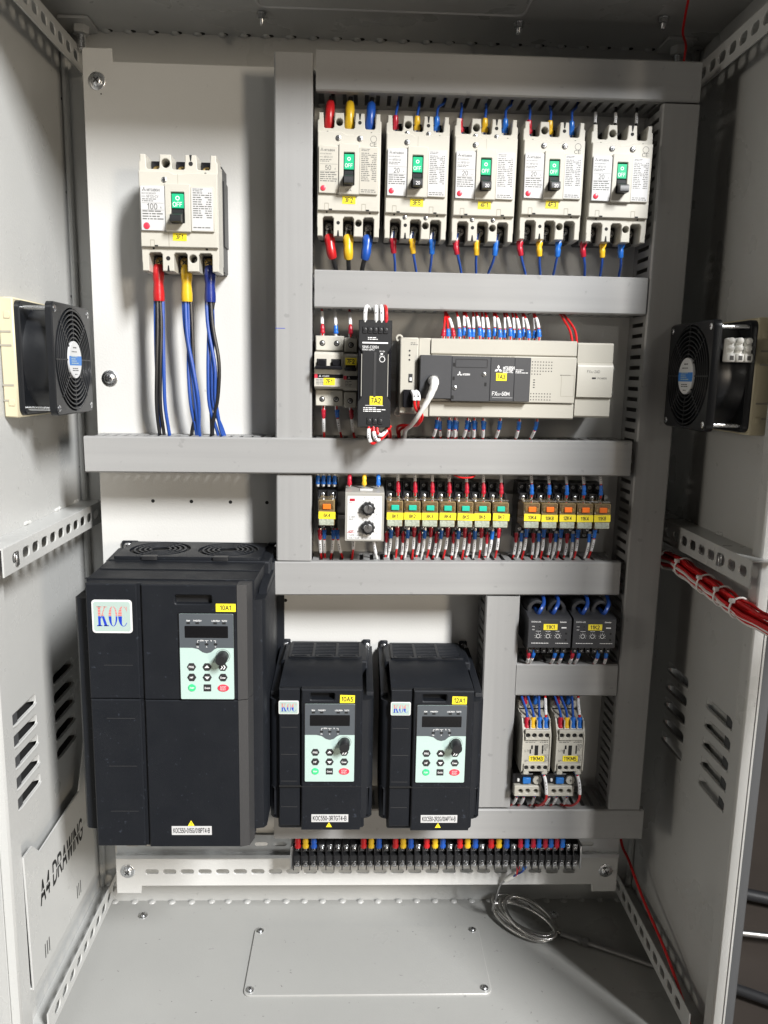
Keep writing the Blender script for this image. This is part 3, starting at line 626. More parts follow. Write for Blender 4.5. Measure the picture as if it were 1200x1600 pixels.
    mb = MB(lambda a_, b_, c_: (c_, a_, b_)); mb.slab([(68, Z(3.5)), (70.5, Z(3.5)), (73, Z(-1)), (84, Z(-5)), (85, Z(-7)), (85, Z(-12)), (83, Z(-13)), (72, Z(-11.6)), (68, Z(-11.5))], (), X(-4.9), X(4.9)); hd = mb.obj('toggle_handle', 'black', t)
    if handle_txt: mb = MB(); mb.text(handle_txt, 3.2, 0.2, Z(-9.5), 85.05); mb.obj('handle_lettering', 'white_ink', hd)
    elif not white: pass
    if model == 'NF63-CV': mb = MB(); mb.text('50 A', 2.4, 0, Z(-17), 72.05); mb.obj('rating_lettering', 'grey_ink', sur)
    mb = MB(); mb.box(X(20), X(31.5), 67.4, 67.55, Z(-34), Z(-27.5)); fineprint(mb, X(21), X(30), Z(-33), Z(-28.5), 67.6, 2, 4); mb.obj('embossed_mark', 'beige', cv)
    if variant == 'wave':
        for x in (-12, 11.5): screw(t, X(x), 67.4, Z(37.5), 3.1, 1.2)
        mb = MB(); mb.slab(circ(X(26.5), Z(37.5), 3.6, 16), [circ(X(26.5), Z(37.5), 3.1, 16)], 67.4, 67.56); mb.text('CE', 3.6, X(26.5), Z(31.8), 67.56, False, sx=1.3); mb.obj('conformity_marks', 'grey_ink', cv)
    else:
        screw(t, X(-12), 67.4, Z(36), 3.0, 1.2)
        if wd < 80:
            for x, z in ((-12, 46.5), (11.5, 46.5), (-12, -41.5), (11.5, -41.5)): screw(body, X(x), 63.3, Z(z), 2.5, 1.1)
    if name_txt: yellow_tag(t, name_txt, X(0.5), 67.5, Z(-26.5), 14.5 * (1 if wd < 80 else 1.05), 8.0, 4.6, rnd.uniform(-1.5, 1.5))
    return t
BG = 'row of five breakers at the top'
breaker('large beige breaker tagged 3F1 alone at upper left', -200, 171, 86, 123, '3F1', 'NF125-CV', '100', True, 'split', '', 'moulded case breakers')
breaker('beige breaker tagged 3F2, leftmost of the top row', -13, 216, 70, 129, '3F2', 'NF63-CV', '50', False, 'wave', '', BG)
breaker('beige breaker tagged 3F5, second from left in the top row', 62.2, 215.2, 70, 129, '3F5', 'NF50-SV', '20', True, 'split', '20', BG)
breaker('beige breaker tagged 4F1 in the middle of the top row', 137.7, 214.5, 70, 129, '4F1', 'NF50-SV', '20', True, 'split', '20', BG)
breaker('beige breaker tagged 4F3, fourth from left in the top row', 213.5, 216, 69, 124, '4F3', 'NF50-SV', '20', True, 'wave', '20', BG)
breaker('shaded beige breaker without a clear tag, rightmost of top row', 289.4, 215, 69, 124, '', 'NF50-SV', '20', True, 'wave', '', BG)

# ------------------------------------------------------------------ miniature breakers, power supply, controller
def mini_breaker(label, cx, cz, wd, poles, txt, z_tag, dark):
    t = thing('miniature_breaker', label, 'circuit breaker', (cx, 0, cz), 'miniature breakers beside the power supply'); hw = wd / 2
    mb = MB(lambda a_, b_, c_: (c_, a_, b_)); mb.slab([(1.5, -39.5), (44, -39.5), (48, -37), (48, -20), (68, -18), (70, -16), (70, 20), (68, 22), (48, 24), (48, 40), (44, 42), (1.5, 42)], (), -hw, hw); body = mb.obj('body', 'beige', t)
    for z0, z1 in ((24.5, 41.5), (-39, -20.5)): mb = MB(); mb.box(-hw + 0.5, hw - 0.5, 48, 56, z0, z1, 1); mb.obj('terminal_cover', 'beige', t)
    pw = wd / poles
    for p in range(poles):
        x = -hw + pw * (p + 0.5)
        for z in (33, -31): 
            mb = MB(); mb.lathe(x, z, [(3.3, 55.9), (3.3, 56.2), (2.6, 56.3)], 14); hl = mb.obj('terminal_hole', 'hole', t)
            screw(hl, x, 56, z, 2.3, 0.8, 'dull_steel')
        mb = MB(); mb.box(x - pw * 0.34, x + pw * 0.34, 69.8, 70.4, 4, 15, 0.2); mb.obj('toggle_slot', 'hole', t)
        mb = MB(); mb.box(x - pw * 0.27, x + pw * 0.27, 70, 75, 7, 14, 1); mb.obj('toggle', 'gloss_black', t)
    mb = MB(); mb.box(-hw + 1, hw - 1, 70, 79, 3.2, 7.2, 1); mb.obj('toggle_bar', 'gloss_black', t)
    mb = MB(); mb.box(-hw + 0.2, hw - 0.2, 70, 70.3, -6.6, -2.2); mb.m = 1; mb.box(-hw + 0.2, -hw + 3.5, 70.3, 70.45, -6.6, -2.2); mb.m = 2
    diamonds(mb, -hw + 6.4, -4.4, 3.2, 70.5); mb.text('MITSUBISHI', 1.4, -hw + 9, -4.4, 70.5, False, 'l', 0.8) if poles > 1 else None
    mb.obj('brand_strip', ['gloss_black', 'red_button', 'white_ink'], t)
    mb = MB(); fineprint(mb, -hw + 2, hw * 0.2, -15, -8, 70.06, 1.7, 12); mb.obj('printing', 'grey_ink', t)
    yellow_tag(t, txt, 0.5, 70.1 if poles > 1 else 79.2, z_tag, 13, 8, 4.4)
    return t
mini_breaker('two pole beige miniature breaker tagged 7F1 with black toggles', -33.3, 1.5, 33, 2, '7F1', -10.5, False)
mini_breaker('narrow miniature breaker tagged 7F2 half hidden by power supply', -8.6, 0, 16, 1, '7F2', 14, True)

ps = thing('power_supply', 'tall black power supply tagged 7A2 beside the controller', 'power supply', (18.4, -13, 0))
mb = MB(lambda a_, b_, c_: (c_, a_, b_)); mb.slab([(21, -54), (100, -58), (117, -58), (118, -57), (118, 56), (116, 58), (100, 58), (21, 54)], (), -18, 18); mb.obj('body', 'gloss_black', ps)
mb = MB(); mb.slab([(-18.2, -58.2), (18.2, -58.2), (18.2, -30), (14, -24), (14, 24), (18.2, 30), (18.2, 58.2), (-18.2, 58.2), (-18.2, 30), (-14, 24), (-14, -24), (-18.2, -30)], (), 117.5, 120.5, 0.8); fp = mb.obj('front_cover', 'black', ps)
mb = MB(); mb.box(-1.5, 1.5, 120.5, 121, -25, 24, 0.4); mb.obj('rib', 'drive_edge', fp)
for x in (-14.5, 14.5): mb = MB(); mb.box(x - 0.4, x + 0.4, 120.4, 120.8, -24, 22); mb.obj('rib', 'monitor_grey', fp)
for i in range(5):
    mb = MB(); mb.slab(rrect(-14 + i * 5.7, -8.8 + i * 5.7, 44, 51.5, 1), (), 120.5, 121.6, 0.4); tb = mb.obj('terminal', 'black', ps); screw(tb, -11.4 + i * 5.7, 121.4, 47.8, 2.1, 0.6, 'black')
for i in range(3):
    mb = MB(); mb.slab(rrect(-8 + i * 6.2, -2.4 + i * 6.2, -54.5, -47, 1), (), 120.5, 121.6, 0.4); tb = mb.obj('terminal', 'black', ps); screw(tb, -5.2 + i * 6.2, 121.4, -50.8, 2.1, 0.6, 'black')
ink = MB(); ink.box(-14, 14, 120.5, 120.56, 33.3, 34.8); ink.text('S8VK-C12024', 2.6, -14, 29.5, 120.56, False, 'l', 0.82); ink.text('POWER SUPPLY', 1.6, -14, 26.6, 120.56, False, 'l', 0.85); ink.text('DC ON', 1.4, 5, 25, 120.56, False, 'l'); ink.text('V.ADJ', 1.4, 5, 20, 120.56, False, 'l')
ink.slab(circ(8, 16.5, 3.2, 16), [circ(8, 16.5, 2.6, 16)], 120.5, 120.56); fineprint(ink, -8, 12, 35.6, 40, 120.56, 1.8, 31); fineprint(ink, -12, 14, -42, -36, 120.56, 1.9, 32); ink.box(-10, 10, 120.5, 120.56, -34, -33.6)
ink.box(6, 8.6, 120.5, 120.56, 21.6, 23); ink.obj('lettering', 'white_ink', fp)
yellow_tag(ps, '7A2', 2, 120.6, -28.5, 14, 9.6, 5.2)

pl = thing('programmable_controller', 'cream programmable controller with grey centre tagged 7A3', 'controller', (157.5, 0, -2.5))
hw = 89.5
mb = MB(); mb.box(-hw, hw, 2, 60, -44, 44, 1.5); mb.obj('chassis', 'cream', pl)
for s2, nm in ((1, 'upper'), (-1, 'lower')):
    mb = MB(lambda a_, b_, c_: (c_, a_, b_)); z0, z1 = (26, 44) if s2 > 0 else (-44, -26)
    mb.slab([(60, z0), (84, z0), (86, z0 + 1.5 * (1 if s2 < 0 else 1)), (86, z1 - 2), (83, z1), (60, z1)], (), -hw + 14, hw); o = mb.obj('terminal_cover', 'cream', pl)
    mb = MB(); mb.box(-hw + 16, hw - 4, 86, 86.06, s2 * 26 - 0.4 + (1.6 if s2 > 0 else -1.6), s2 * 26 + 0.4 + (1.6 if s2 > 0 else -1.6)); fineprint(mb, -hw + 30, hw - 30, s2 * 24 - 1.4, s2 * 24 + 1.4, 88.6, 2.2, 40 + s2, 1); mb.obj('numbering', 'cream_groove', o)
mb = MB(); mb.box(-hw + 14, hw, 60, 88.5, -25.8, 25.8, 1); mid = mb.obj('centre_panel', 'cream', pl)
mb = MB(); mb.box(-hw, -hw + 14, 60, 84, -44, 44, 1); mb.obj('end_cap', 'cream', pl)
mb = MB(); mb.slab(rrect(-88.5, -53, -23, 25, 1), (), 84, 97, 0.8); mb.obj('plug_block', 'module_grey', pl)
mb = MB(); mb.slab(rrect(-53, -9.5, -25.3, 24.5, 0.6), (), 86, 96.4, 0.6); ex = mb.obj('expansion_board', 'module_grey', pl)
mb = MB(); mb.slab(rrect(-9.4, 17.8, -24.6, 24.3, 0.6), (), 86, 95.8, 0.6); fpn = mb.obj('brand_panel', 'module_grey', pl)
mb = MB(); mb.slab(rrect(-49, -13, 12, 21.5, 0.8), [rrect(-48.3, -13.7, 12.7, 20.8, 0.6)], 96.4, 96.6); mb.obj('outline', 'black', ex)
for x, z in ((-16.5, 5), (-49, -10.5)): screw(ex, x, 96.4, z, 2.6, 1)
for x, z in ((-50.5, 15), (-50.5, 0), (-14.5, -6), (-51, -21)): mb = MB(); mb.box(x - 1.2, x + 1.2, 96.3, 96.6, z - 2, z + 2); mb.obj('slot', 'hole', ex)
ink = MB(); diamonds(ink, -44, 5, 6, 96.5); ink.text('MITSUBISHI', 1.9, -40.5, 4.6, 96.5, True, 'l', 0.62); ink.obj('brand_lettering', 'white_ink', ex)
ink = MB(); diamonds(ink, -0.5, 11, 9.5, 95.9); ink.text('MITSUBISHI', 3.0, 4.8, 12.6, 95.9, True, 'l', 0.62); ink.text('ELECTRIC', 3.0, 4.8, 8.8, 95.9, True, 'l', 0.62); ink.obj('brand_lettering', 'white_ink', fpn); ink = MB(); ink.text('FX', 4.0, -6.5, -16, 95.9, False, 'l', 0.9); ink.text('3U', 2.2, -0.9, -16.8, 95.9, False, 'l', 0.9); ink.text('-60M', 4.0, 2.4, -16, 95.9, False, 'l', 0.9)
ink.obj('model_lettering', 'white_ink', fpn)
mb = MB(); mb.box(-6, 17, 95.8, 95.86, -20.6, -20.4); mb.obj('underline', 'white_ink', fpn)
yellow_tag(pl, '7A3', 3.2, 95.9, 2.6, 12, 8.6, 4.4)
mb = MB(); mb.box(17.8, 36, 86, 95.8, -24.6, 24.3, 0.5); fineprint(mb, 21, 34, 10, 14, 95.9, 2, 44); ip = mb.obj('panel_extension', 'module_grey', pl)
mb = MB(); fineprint(mb, 19, 33, 7, 11, 95.88, 1.6, 45); mb.obj('model_lettering', 'white_ink', ip)
ink = MB()
for r0, zz, nr in ((0, 19.5, 5), (0, -16, 3)):
    for j in range(nr):
        for i in range(8):
            if nr == 5 and j == 4 and i > 3: continue
            ink.box(38.5 + i * 3.15, 39.7 + i * 3.15, 88.5, 88.62, zz - j * 3.4, zz - j * 3.4 + 1.1)
for j in range(4): ink.box(41, 43, 88.5, 88.62, -0.6 - j * 2.8, 0.5 - j * 2.8)
ink.obj('indicator_lamps', 'ink', mid)
mb = MB(); mb.slab(rrect(73, 88, -18, 6, 0.3), [rrect(73.4, 87.6, -17.6, 5.6, 0.3)], 88.4, 88.6); mb.obj('hatch_outline', 'cream_groove', mid)
mb = MB(); mb.box(hw - 18, hw - 6, 88.5, 88.56, 5.4, 6.2); mb.obj('hatch_gap', 'ink', mid)

am = thing('adapter_module', 'narrow cream communication adapter with a toggle, left of controller', 'adapter module', (58.5, 0, -1))
mb = MB(); mb.box(-11.5, 9, 2, 88, -42, 42.5, 1.2); bd_ = mb.obj('body', 'cream', am)
for i in range(3): mb = MB(); mb.lathe(-1, 28 - i * 5, [(1.1, 87.9), (1.1, 88.2)], 8); mb.obj('indicator', 'ink', am)
mb = MB(); mb.box(-1.5, 3, 87.9, 88.3, -7, 2.5); mb.m = 1; mb.box(-0.6, 2.2, 88.3, 90, -5.5, -1.5, 0.3); mb.obj('toggle', ['ink', 'panel_white'], am)
mb = MB(); mb.box(-7.5, 4, 87.9, 94, -35, -15, 0.8); mb.obj('plug_socket', 'gloss_black', am)
mb = MB(); fineprint(mb, 0, 8, 33, 37, 88.06, 1.8, 51); mb.obj('printing', 'grey_ink', am)
for z in (42, -42): mb = MB(); mb.slab(circ(-12, z, 4.5, 14), [circ(-12, z, 2.2, 12)], 70, 74, 0.5); mb.box(-14, -7, 68, 73.8, z - 2.5 - (4 if z > 0 else -4), z + 2.5 - (4 if z > 0 else -4)); mb.obj('mounting_ear', 'cream', am)

an = thing('analog_module', 'plain cream analog module right of the controller', 'analog module', (269.2, 0, -2))
mb = MB(lambda a_, b_, c_: (c_, a_, b_)); mb.slab([(2, -42), (82, -42), (84, -40), (84, -20), (88, -18.5), (88, 15), (87, 18), (84, 20), (84, 40), (82, 42), (2, 42)], (), -20.3, 20.3); bo = mb.obj('body', 'cream', an)
ink = MB(); ink.text('FX', 2.8, -9.5, 10, 88.06, False, 'l', 0.9); ink.text('3U', 1.7, -5.3, 9.4, 88.06, False, 'l', 0.9); ink.text('-2AD', 2.8, -2.6, 10, 88.06, False, 'l', 0.9); ink.text('POWER', 1.9, 3, 2.6, 88.06, False, 'l', 1.2); ink.obj('lettering', 'grey_ink', bo)
mb = MB(); mb.box(-3.5, 1, 87.9, 88.3, 1.7, 3.6, 0.1); mb.obj('power_lamp', 'ink', bo)
for z in (18.9, -19.3): mb = MB(); mb.box(-20.4, 20.4, 84, 84.2, z + (1 if z > 0 else -1.2), z + (1.3 if z > 0 else -0.9)); mb.obj('seam', 'cream_groove', bo)

# ------------------------------------------------------------------ voltage monitor
vm = thing('voltage_monitor', 'grey voltage monitor with white face and two black dials', 'voltage monitor', (10, 0, -164))
mb = MB(lambda a_, b_, c_: (c_, a_, b_)); mb.slab([(20, -29), (84, -29), (85, -28), (85, 28), (84, 29), (64, 30.5), (20, 30.5)], (), -22.6, 22.6); mb.obj('case', 'monitor_grey', vm)
mb = MB(); mb.box(-20, 20, 7.6, 20, -40, 38, 1); mb.obj('socket', 'black', vm)
mb = MB(); mb.slab(rrect(-20.3, 19.8, -26.5, 25, 1), (), 85, 85.5, 0.2); fc = mb.obj('face', 'panel_white', vm)
ink = MB()
for zz, lab in ((11, 0), (-11.5, 1)):
    mb = MB(); n = 40; ring = [(4 + (8.2 if (i % 4) < 2 else 7.2) * math.cos(2 * math.pi * i / n), zz + (8.2 if (i % 4) < 2 else 7.2) * math.sin(2 * math.pi * i / n)) for i in range(n)]
    mb.slab(ring, (), 85.5, 93, 0.8); mb.m = 1; mb.lathe(4, zz, [(5.2, 92.9), (5.2, 94.5), (4.6, 95)], 20); mb.m = 0
    mb.box(3.6, 4.4, 94.8, 95.3, zz, zz + 5); mb.obj('dial', ['black', 'steel', 'ink'], vm)
    for an_ in range(-40, 221, 33):
        t_ = math.radians(an_); ink.poly([(4 + 9.2 * math.cos(t_) - 0.25, zz + 9.2 * math.sin(t_)), (4 + 9.2 * math.cos(t_) + 0.25, zz + 9.2 * math.sin(t_)), (4 + 10.6 * math.cos(t_) + 0.25, zz + 10.6 * math.sin(t_)), (4 + 10.6 * math.cos(t_) - 0.25, zz + 10.6 * math.sin(t_))], 85.56)
    fineprint(ink, -1.5, 0.5, zz + 11, zz + 12.2, 85.56, 1.2, 60 + lab); fineprint(ink, 10, 12, zz + 10, zz + 11.4, 85.56, 1.2, 62); fineprint(ink, 13, 15, zz - 8, zz - 6.8, 85.56, 1.2, 63); fineprint(ink, -8.5, -6, zz - 6, zz - 5, 85.56, 1.2, 64)
ink.text('3~380V', 1.7, -18.5, 0.4, 85.56, False, 'l'); ink.text('50HZ', 1.7, -18.5, -2.4, 85.56, False, 'l'); ink.text('TYPE  JVM-2', 1.8, -18.5, -21.4, 85.56, False, 'l', 1.15); ink.text('VOLTAGE  MONITOR', 1.8, -18.5, -24.6, 85.56, False, 'l', 1.15)
ink.obj('lettering', 'ink', fc)
mb = MB(); mb.box(-17.5, -11.5, 85.4, 85.8, 19, 22, 0.1); mb.obj('lamp', 'lug_red', vm)
mb = MB(); fineprint(mb, -18.5, -11, 16.6, 17.8, 85.6, 1.2, 66); mb.box(-20, -11, 85.5, 85.56, -18.6, -18.2); mb.text('ADP', 2.4, -16, -16.8, 85.57, True, shear=0.2); mb.obj('red_lettering', 'lug_red', fc)
mb = MB(); mb.box(-6, 9, 66, 74, 29.5, 31.5, 0.4); mb.obj('clip', 'silver_label', vm)

# ------------------------------------------------------------------ plug-in relays on black sockets
def socket(label, cx, top_pairs, wd=20.4, three=False):
    t = thing('relay_socket', label, 'relay socket', (cx, 0, -163), 'black relay sockets'); hw = wd / 2 - 0.25
    mb = MB(lambda a_, b_, c_: (c_, a_, b_)); mb.slab([(7.6, -36), (22, -36), (22, -27), (34, -27), (34, -17), (38, -15), (38, 13), (44, 14), (44, 24), (32, 25), (32, 36), (7.6, 36)], (), -hw, hw); mb.obj('body', 'black', t)
    mb = MB()
    for x in (-hw + 0.8, -0.1, hw - 0.8): mb.box(x - 0.6, x + 0.6, 40, 47, 13, 24); mb.box(x - 0.5, x + 0.5, 30, 37, 24, 35)
    mb.obj('barrier', 'gloss_black', t)
    for x in (-hw * 0.5, hw * 0.5):
        screw(t, x, 44, 19, 2.5, 1.2); screw(t, x, 32, 30.5, 2.4, 1.2); screw(t, x, 34, -22, 2.3, 1.2); screw(t, x, 22, -31.5, 2.3, 1.2)
    return t
def relay(label, cx, txt, flag, tilt=0):
    t = thing('plug_in_relay', label, 'relay', (cx, 38, -163), 'clear cased plug-in relays'); hw = 9.6
    mb = MB(); mb.box(-hw, hw, 0.2, 36, -14, 17, 1.2); mb.obj('case', 'amber_case', t)
    mb = MB(); mb.slab(rrect(-hw + 1.2, hw - 1.2, 5, 16, 0.6), (), 36, 36.5, 0.2); mb.obj('window', 'relay_inner', t)
    mb = MB(); mb.slab(rrect(-4.4, 4.8, 6.2, 12.4, 0.8), (), 36, 38.2, 0.6); mb.obj('test_lever', flag, t)
    for x in (-6.5, 6.5): mb = MB(); mb.box(x - 1.2, x + 1.2, 36.4, 37, 7, 11, 0.2); mb.obj('contact', 'brass', t)
    mb = MB(); mb.slab(rrect(-hw + 1, hw - 1, -13, -5.6, 0.6), (), 36, 36.5, 0.2); mb.obj('window', 'relay_low', t)
    mb = MB(); mb.tube([(-hw - 0.4, 2, 17.6), (-hw - 0.4, 30, 18.2), (hw + 0.4, 30, 18.2), (hw + 0.4, 2, 17.6)], 0.5, 6); mb.obj('spring_clip', 'steel', t)
    yellow_tag(t, txt, 0.3 + tilt * 0.4, 36.6, -0.8 + rnd.uniform(-0.5, 0.5), 19.6, 8.4, 4.0, tilt, sx=0.85)
    return t
RX = {'6K4': -34.8, '8K1': 45.7, '8K2': 66.3, '8K3': 87.2, '8K4': 107.9, '8K5': 129, '8K6': 149.4, '8K7': 171.0, '10K4': 208.2, '10K8': 229.6, '12K4': 251.2, '11K4': 272.2, '11K8': 293.2}
for i, (nm, x) in enumerate(RX.items()):
    side = 'orange' if nm[0] in '16' else 'green'
    socket('black screw socket under relay tagged ' + nm, x, 2, 23.6 if nm == '6K4' else 20.4)
    relay('relay with %s lever and yellow tag %s' % (side, nm), x, nm, 'relay_orange' if side == 'orange' else 'relay_green', rnd.uniform(-1.6, 1.6))

# ------------------------------------------------------------------ current relays
def current_relay(label, cx, txt):
    t = thing('current_relay', label, 'current relay', (cx, 0, -305), 'pair of dark current relays')
    mb = MB(lambda a_, b_, c_: (c_, a_, b_)); mb.slab([(2, -20), (74, -20), (80, -18), (80, 17), (78, 19), (58, 22), (2, 22)], (), -26, 26); mb.obj('body', 'eocr_grey', t)
    mb = MB()
    for s2 in (-1, 1):
        ol = [(s2 * 12.5 - 11.5, 20)] + [(s2 * 12.5 + 11.5 * math.cos(math.radians(180 - q)), 24 + 11.5 * math.sin(math.radians(180 - q))) for q in range(0, 181, 20)] + [(s2 * 12.5 + 11.5, 20)]
        mb.slab(ol[::-1], [circ(s2 * 12.5, 25, 6.3, 16)], 25, 60, 1.0)
    mb.obj('sensing_eyes', 'eocr_grey', t)
    ink = MB(); ink.text('EOCRSS-30S', 1.6, -23, 14.6, 80.06, False, 'l', 0.9); ink.text('Schneider', 1.7, 12, 14.6, 80.06, True, 'l', 0.8)
    for k_, x in enumerate((-14, -2, 10)):
        ink.slab(circ(x, -3.5, 2.6, 12), [circ(x, -3.5, 2.1, 12)], 80, 80.06)
        for an_ in range(-30, 211, 40): ink.quad(x + 4 * math.cos(math.radians(an_)) - 0.3, x + 4 * math.cos(math.radians(an_)) + 0.3, -3.5 + 4 * math.sin(math.radians(an_)) - 0.3, -3.5 + 4 * math.sin(math.radians(an_)) + 0.3, 80.06)
        fineprint(ink, x - 3, x + 3, 2, 3, 80.06, 1, 70 + k_)
    ink.text('PWR', 1.2, -22, 8.6, 80.06, False, 'l'); ink.text('TRIP', 1.2, -22, 4.6, 80.06, False, 'l'); fineprint(ink, -22, 23, -14, -12, 80.06, 1.6, 73, two=True); ink.box(14, 20, 80, 80.06, 6.6, 8); ink.obj('lettering', 'white_ink', t)
    for x, z in ((20, 0), (20, -8), (-13, 8.6), (-13, 4.6)): mb = MB(); mb.lathe(x, z, [(1.4 if x > 0 else 0.8, 79.8), (1.4 if x > 0 else 0.8, 80.2)], 10); mb.obj('button', 'hole', t)
    yellow_tag(t, txt, 0.5, 80.1, 8.2, 17, 7.4, 4.4, sx=0.95)
    for i in range(6):
        mb = MB(); x = -20.5 + i * 8.2; mb.box(x - 3.2, x + 3.2, 40, 72, -28, -20.1, 0.6); tb = mb.obj('terminal', 'black', t); o = screw(tb, x, 66, -24, 2.0, 8, 'steel'); 
    return t
current_relay('dark grey current relay tagged 11K1', 236.6, '11K1'); current_relay('dark grey current relay tagged 11K2', 291.2, '11K2')

# ------------------------------------------------------------------ contactors with overload relays
def contactor(label, cx, txt, ol_label):
    t = thing('contactor', label, 'contactor', (cx, 0, -454), 'pair of beige contactors'); hw = 16.2
    mb = MB(); mb.box(-hw - 1.2, hw + 0.4, 2, 46, -30, 36, 1); mb.obj('base', 'black', t)
    mb = MB(lambda a_, b_, c_: (c_, a_, b_)); mb.slab([(46, -30), (74, -32), (80, -31), (82, -29), (82, 17), (80, 24), (70, 33), (46, 36)], (), -hw, hw); mb.obj('body', 'cream', t)
    mb = MB(lambda a_, b_, c_: (c_, a_, b_)); mb.slab([(18, -34), (78, -34), (83, -29), (83, 18), (72, 36), (18, 40)], (), -hw - 1.6, -hw - 0.1); mb.slab([(40, -34), (78, -34), (83, -29), (83, 18), (72, 36), (40, 40)], (), hw + 0.1, hw + 1.6); mb.obj('side_cheek', 'cream', t)
    mb = MB(); mb.slab(rrect(-hw + 1, hw - 1, 12, 25.5, 1), [circ(-12 + i * 8.0, 18.5, 2.9, 14) for i in range(4)], 80, 84.5, 0.6); mb.obj('terminal_cover', 'cream', t)
    mb = MB(); mb.slab(rrect(-hw + 1, hw - 1, -29.5, -19.5, 1), [circ(-12 + i * 8.0, -24.5, 2.7, 14) for i in range(4)], 80, 84, 0.6)
    mb.obj('terminal_cover', 'cream', t)
    for x0 in (-hw + 1, hw - 8): mb = MB(); mb.box(x0, x0 + 7, 78, 83.6, -34, -29.7, 0.6); mb.obj('cover_tab', 'cream', t)
    for i in range(4):
        for z, rr in ((18.5, 2.8), (-24.5, 2.6)): mb = MB(); mb.lathe(-12 + i * 8.0, z, [(rr, 81.9), (rr, 82.3)], 12); mb.obj('hole', 'hole', t)
        mb = MB(); x = -12 + i * 8.0; mb.box(x + 3.4, x + 4.6, 62, 80, 25.5, 36); mb.obj('barrier', 'cream', t)
    ink = MB(); fineprint(ink, -14, 14, 7, 11, 82.08, 2.0, 81, two=True); ink.text('S-T10', 3.0, -11, -3, 82.08, False, sx=0.7); fineprint(ink, 9, 15.5, -3, 6, 82.08, 1.6, 82); fineprint(ink, -14, -8, -18, -15, 82.08, 1.8, 83); fineprint(ink, 9, 15, -18, -8, 82.08, 1.8, 84)
    ink.obj('printing', 'grey_ink', t)
    mb = MB(); mb.box(-2, 2.4, 81.9, 82.3, -8.5, 4.5); mb.box(7, 8.6, 81.9, 82.2, -6.5, 4.5); mb.box(-6.6, -4.4, 81.9, 82.2, -0.5, 4.5); mb.box(-8, -6.4, 81.9, 82.2, -6.5, -1); mb.obj('indicator_slot', 'hole', t)
    mb = MB(); mb.box(-hw - 1, hw, 18, 44, 36.2, 47, 1); tb = mb.obj('coil_terminal', 'beige', t)
    for x in (-11, 4): screw(tb, x, 44, 42, 2.6, 1.2)
    yellow_tag(t, txt, 1.0, 82.1, -13, 19, 7.4, 4.6, sx=0.92)
    o = thing('overload_relay', ol_label, 'overload relay', (cx - 6, 0, -510), 'overload relays under the contactors')
    mb = MB(lambda a_, b_, c_: (c_, a_, b_)); mb.slab([(20, -12), (66, -12), (66, 3), (71, 4), (71, 17), (60, 20), (20, 20)], (), -18.5, 18.5); mb.obj('body', 'gloss_black', o)
    mb = MB(); mb.slab(rrect(-17.5, 16.5, -11.8, 2.6, 1), [circ(-9.5, -5, 2.9, 12), circ(-0.5, -4.6, 2.9, 12), circ(10, -5, 2.9, 12)], 66.2, 76, 0.8); mb.obj('terminal_cover', 'cream', o)
    for x in (-9.5, -0.5, 10): mb = MB(); mb.lathe(x, -4.8, [(2.8, 67), (2.8, 68)], 12); mb.obj('hole', 'hole', o)
    mb = MB(); mb.box(-7, 3.2, 71, 75, 4.6, 12.4, 0.7); mb.obj('reset_button', 'label_blue', o)
    mb = MB(); mb.lathe(11.4, 9.6, [(5.8, 71), (5.8, 74.4), (5.2, 75)], 18); mb.m = 1; mb.box(10.2, 12.8, 75, 75.1, 8.8, 9.6); mb.box(11.1, 11.7, 75, 75.1, 6.8, 11.8); mb.obj('dial', ['cream', 'ink'], o)
    mb = MB(); mb.box(-14, -11, 71, 74, 7, 11, 0.6); mb.obj('test_tab', 'panel_white', o)
    mb = MB(); mb.box(-9, 6, 66, 71.2, 16, 16.8); mb.obj('edge_strip', 'silver_label', o)
    screw(o, 5, 64, 20.5, 2.4, 1.4)
    return t
contactor('beige contactor tagged 11KM3 at the lower right', 227.8, '11KM3', 'small overload relay under the contactor tagged 11KM3')
contactor('beige contactor tagged 11KM5 at the lower right', 270, '11KM5', 'small overload relay under the contactor tagged 11KM5')

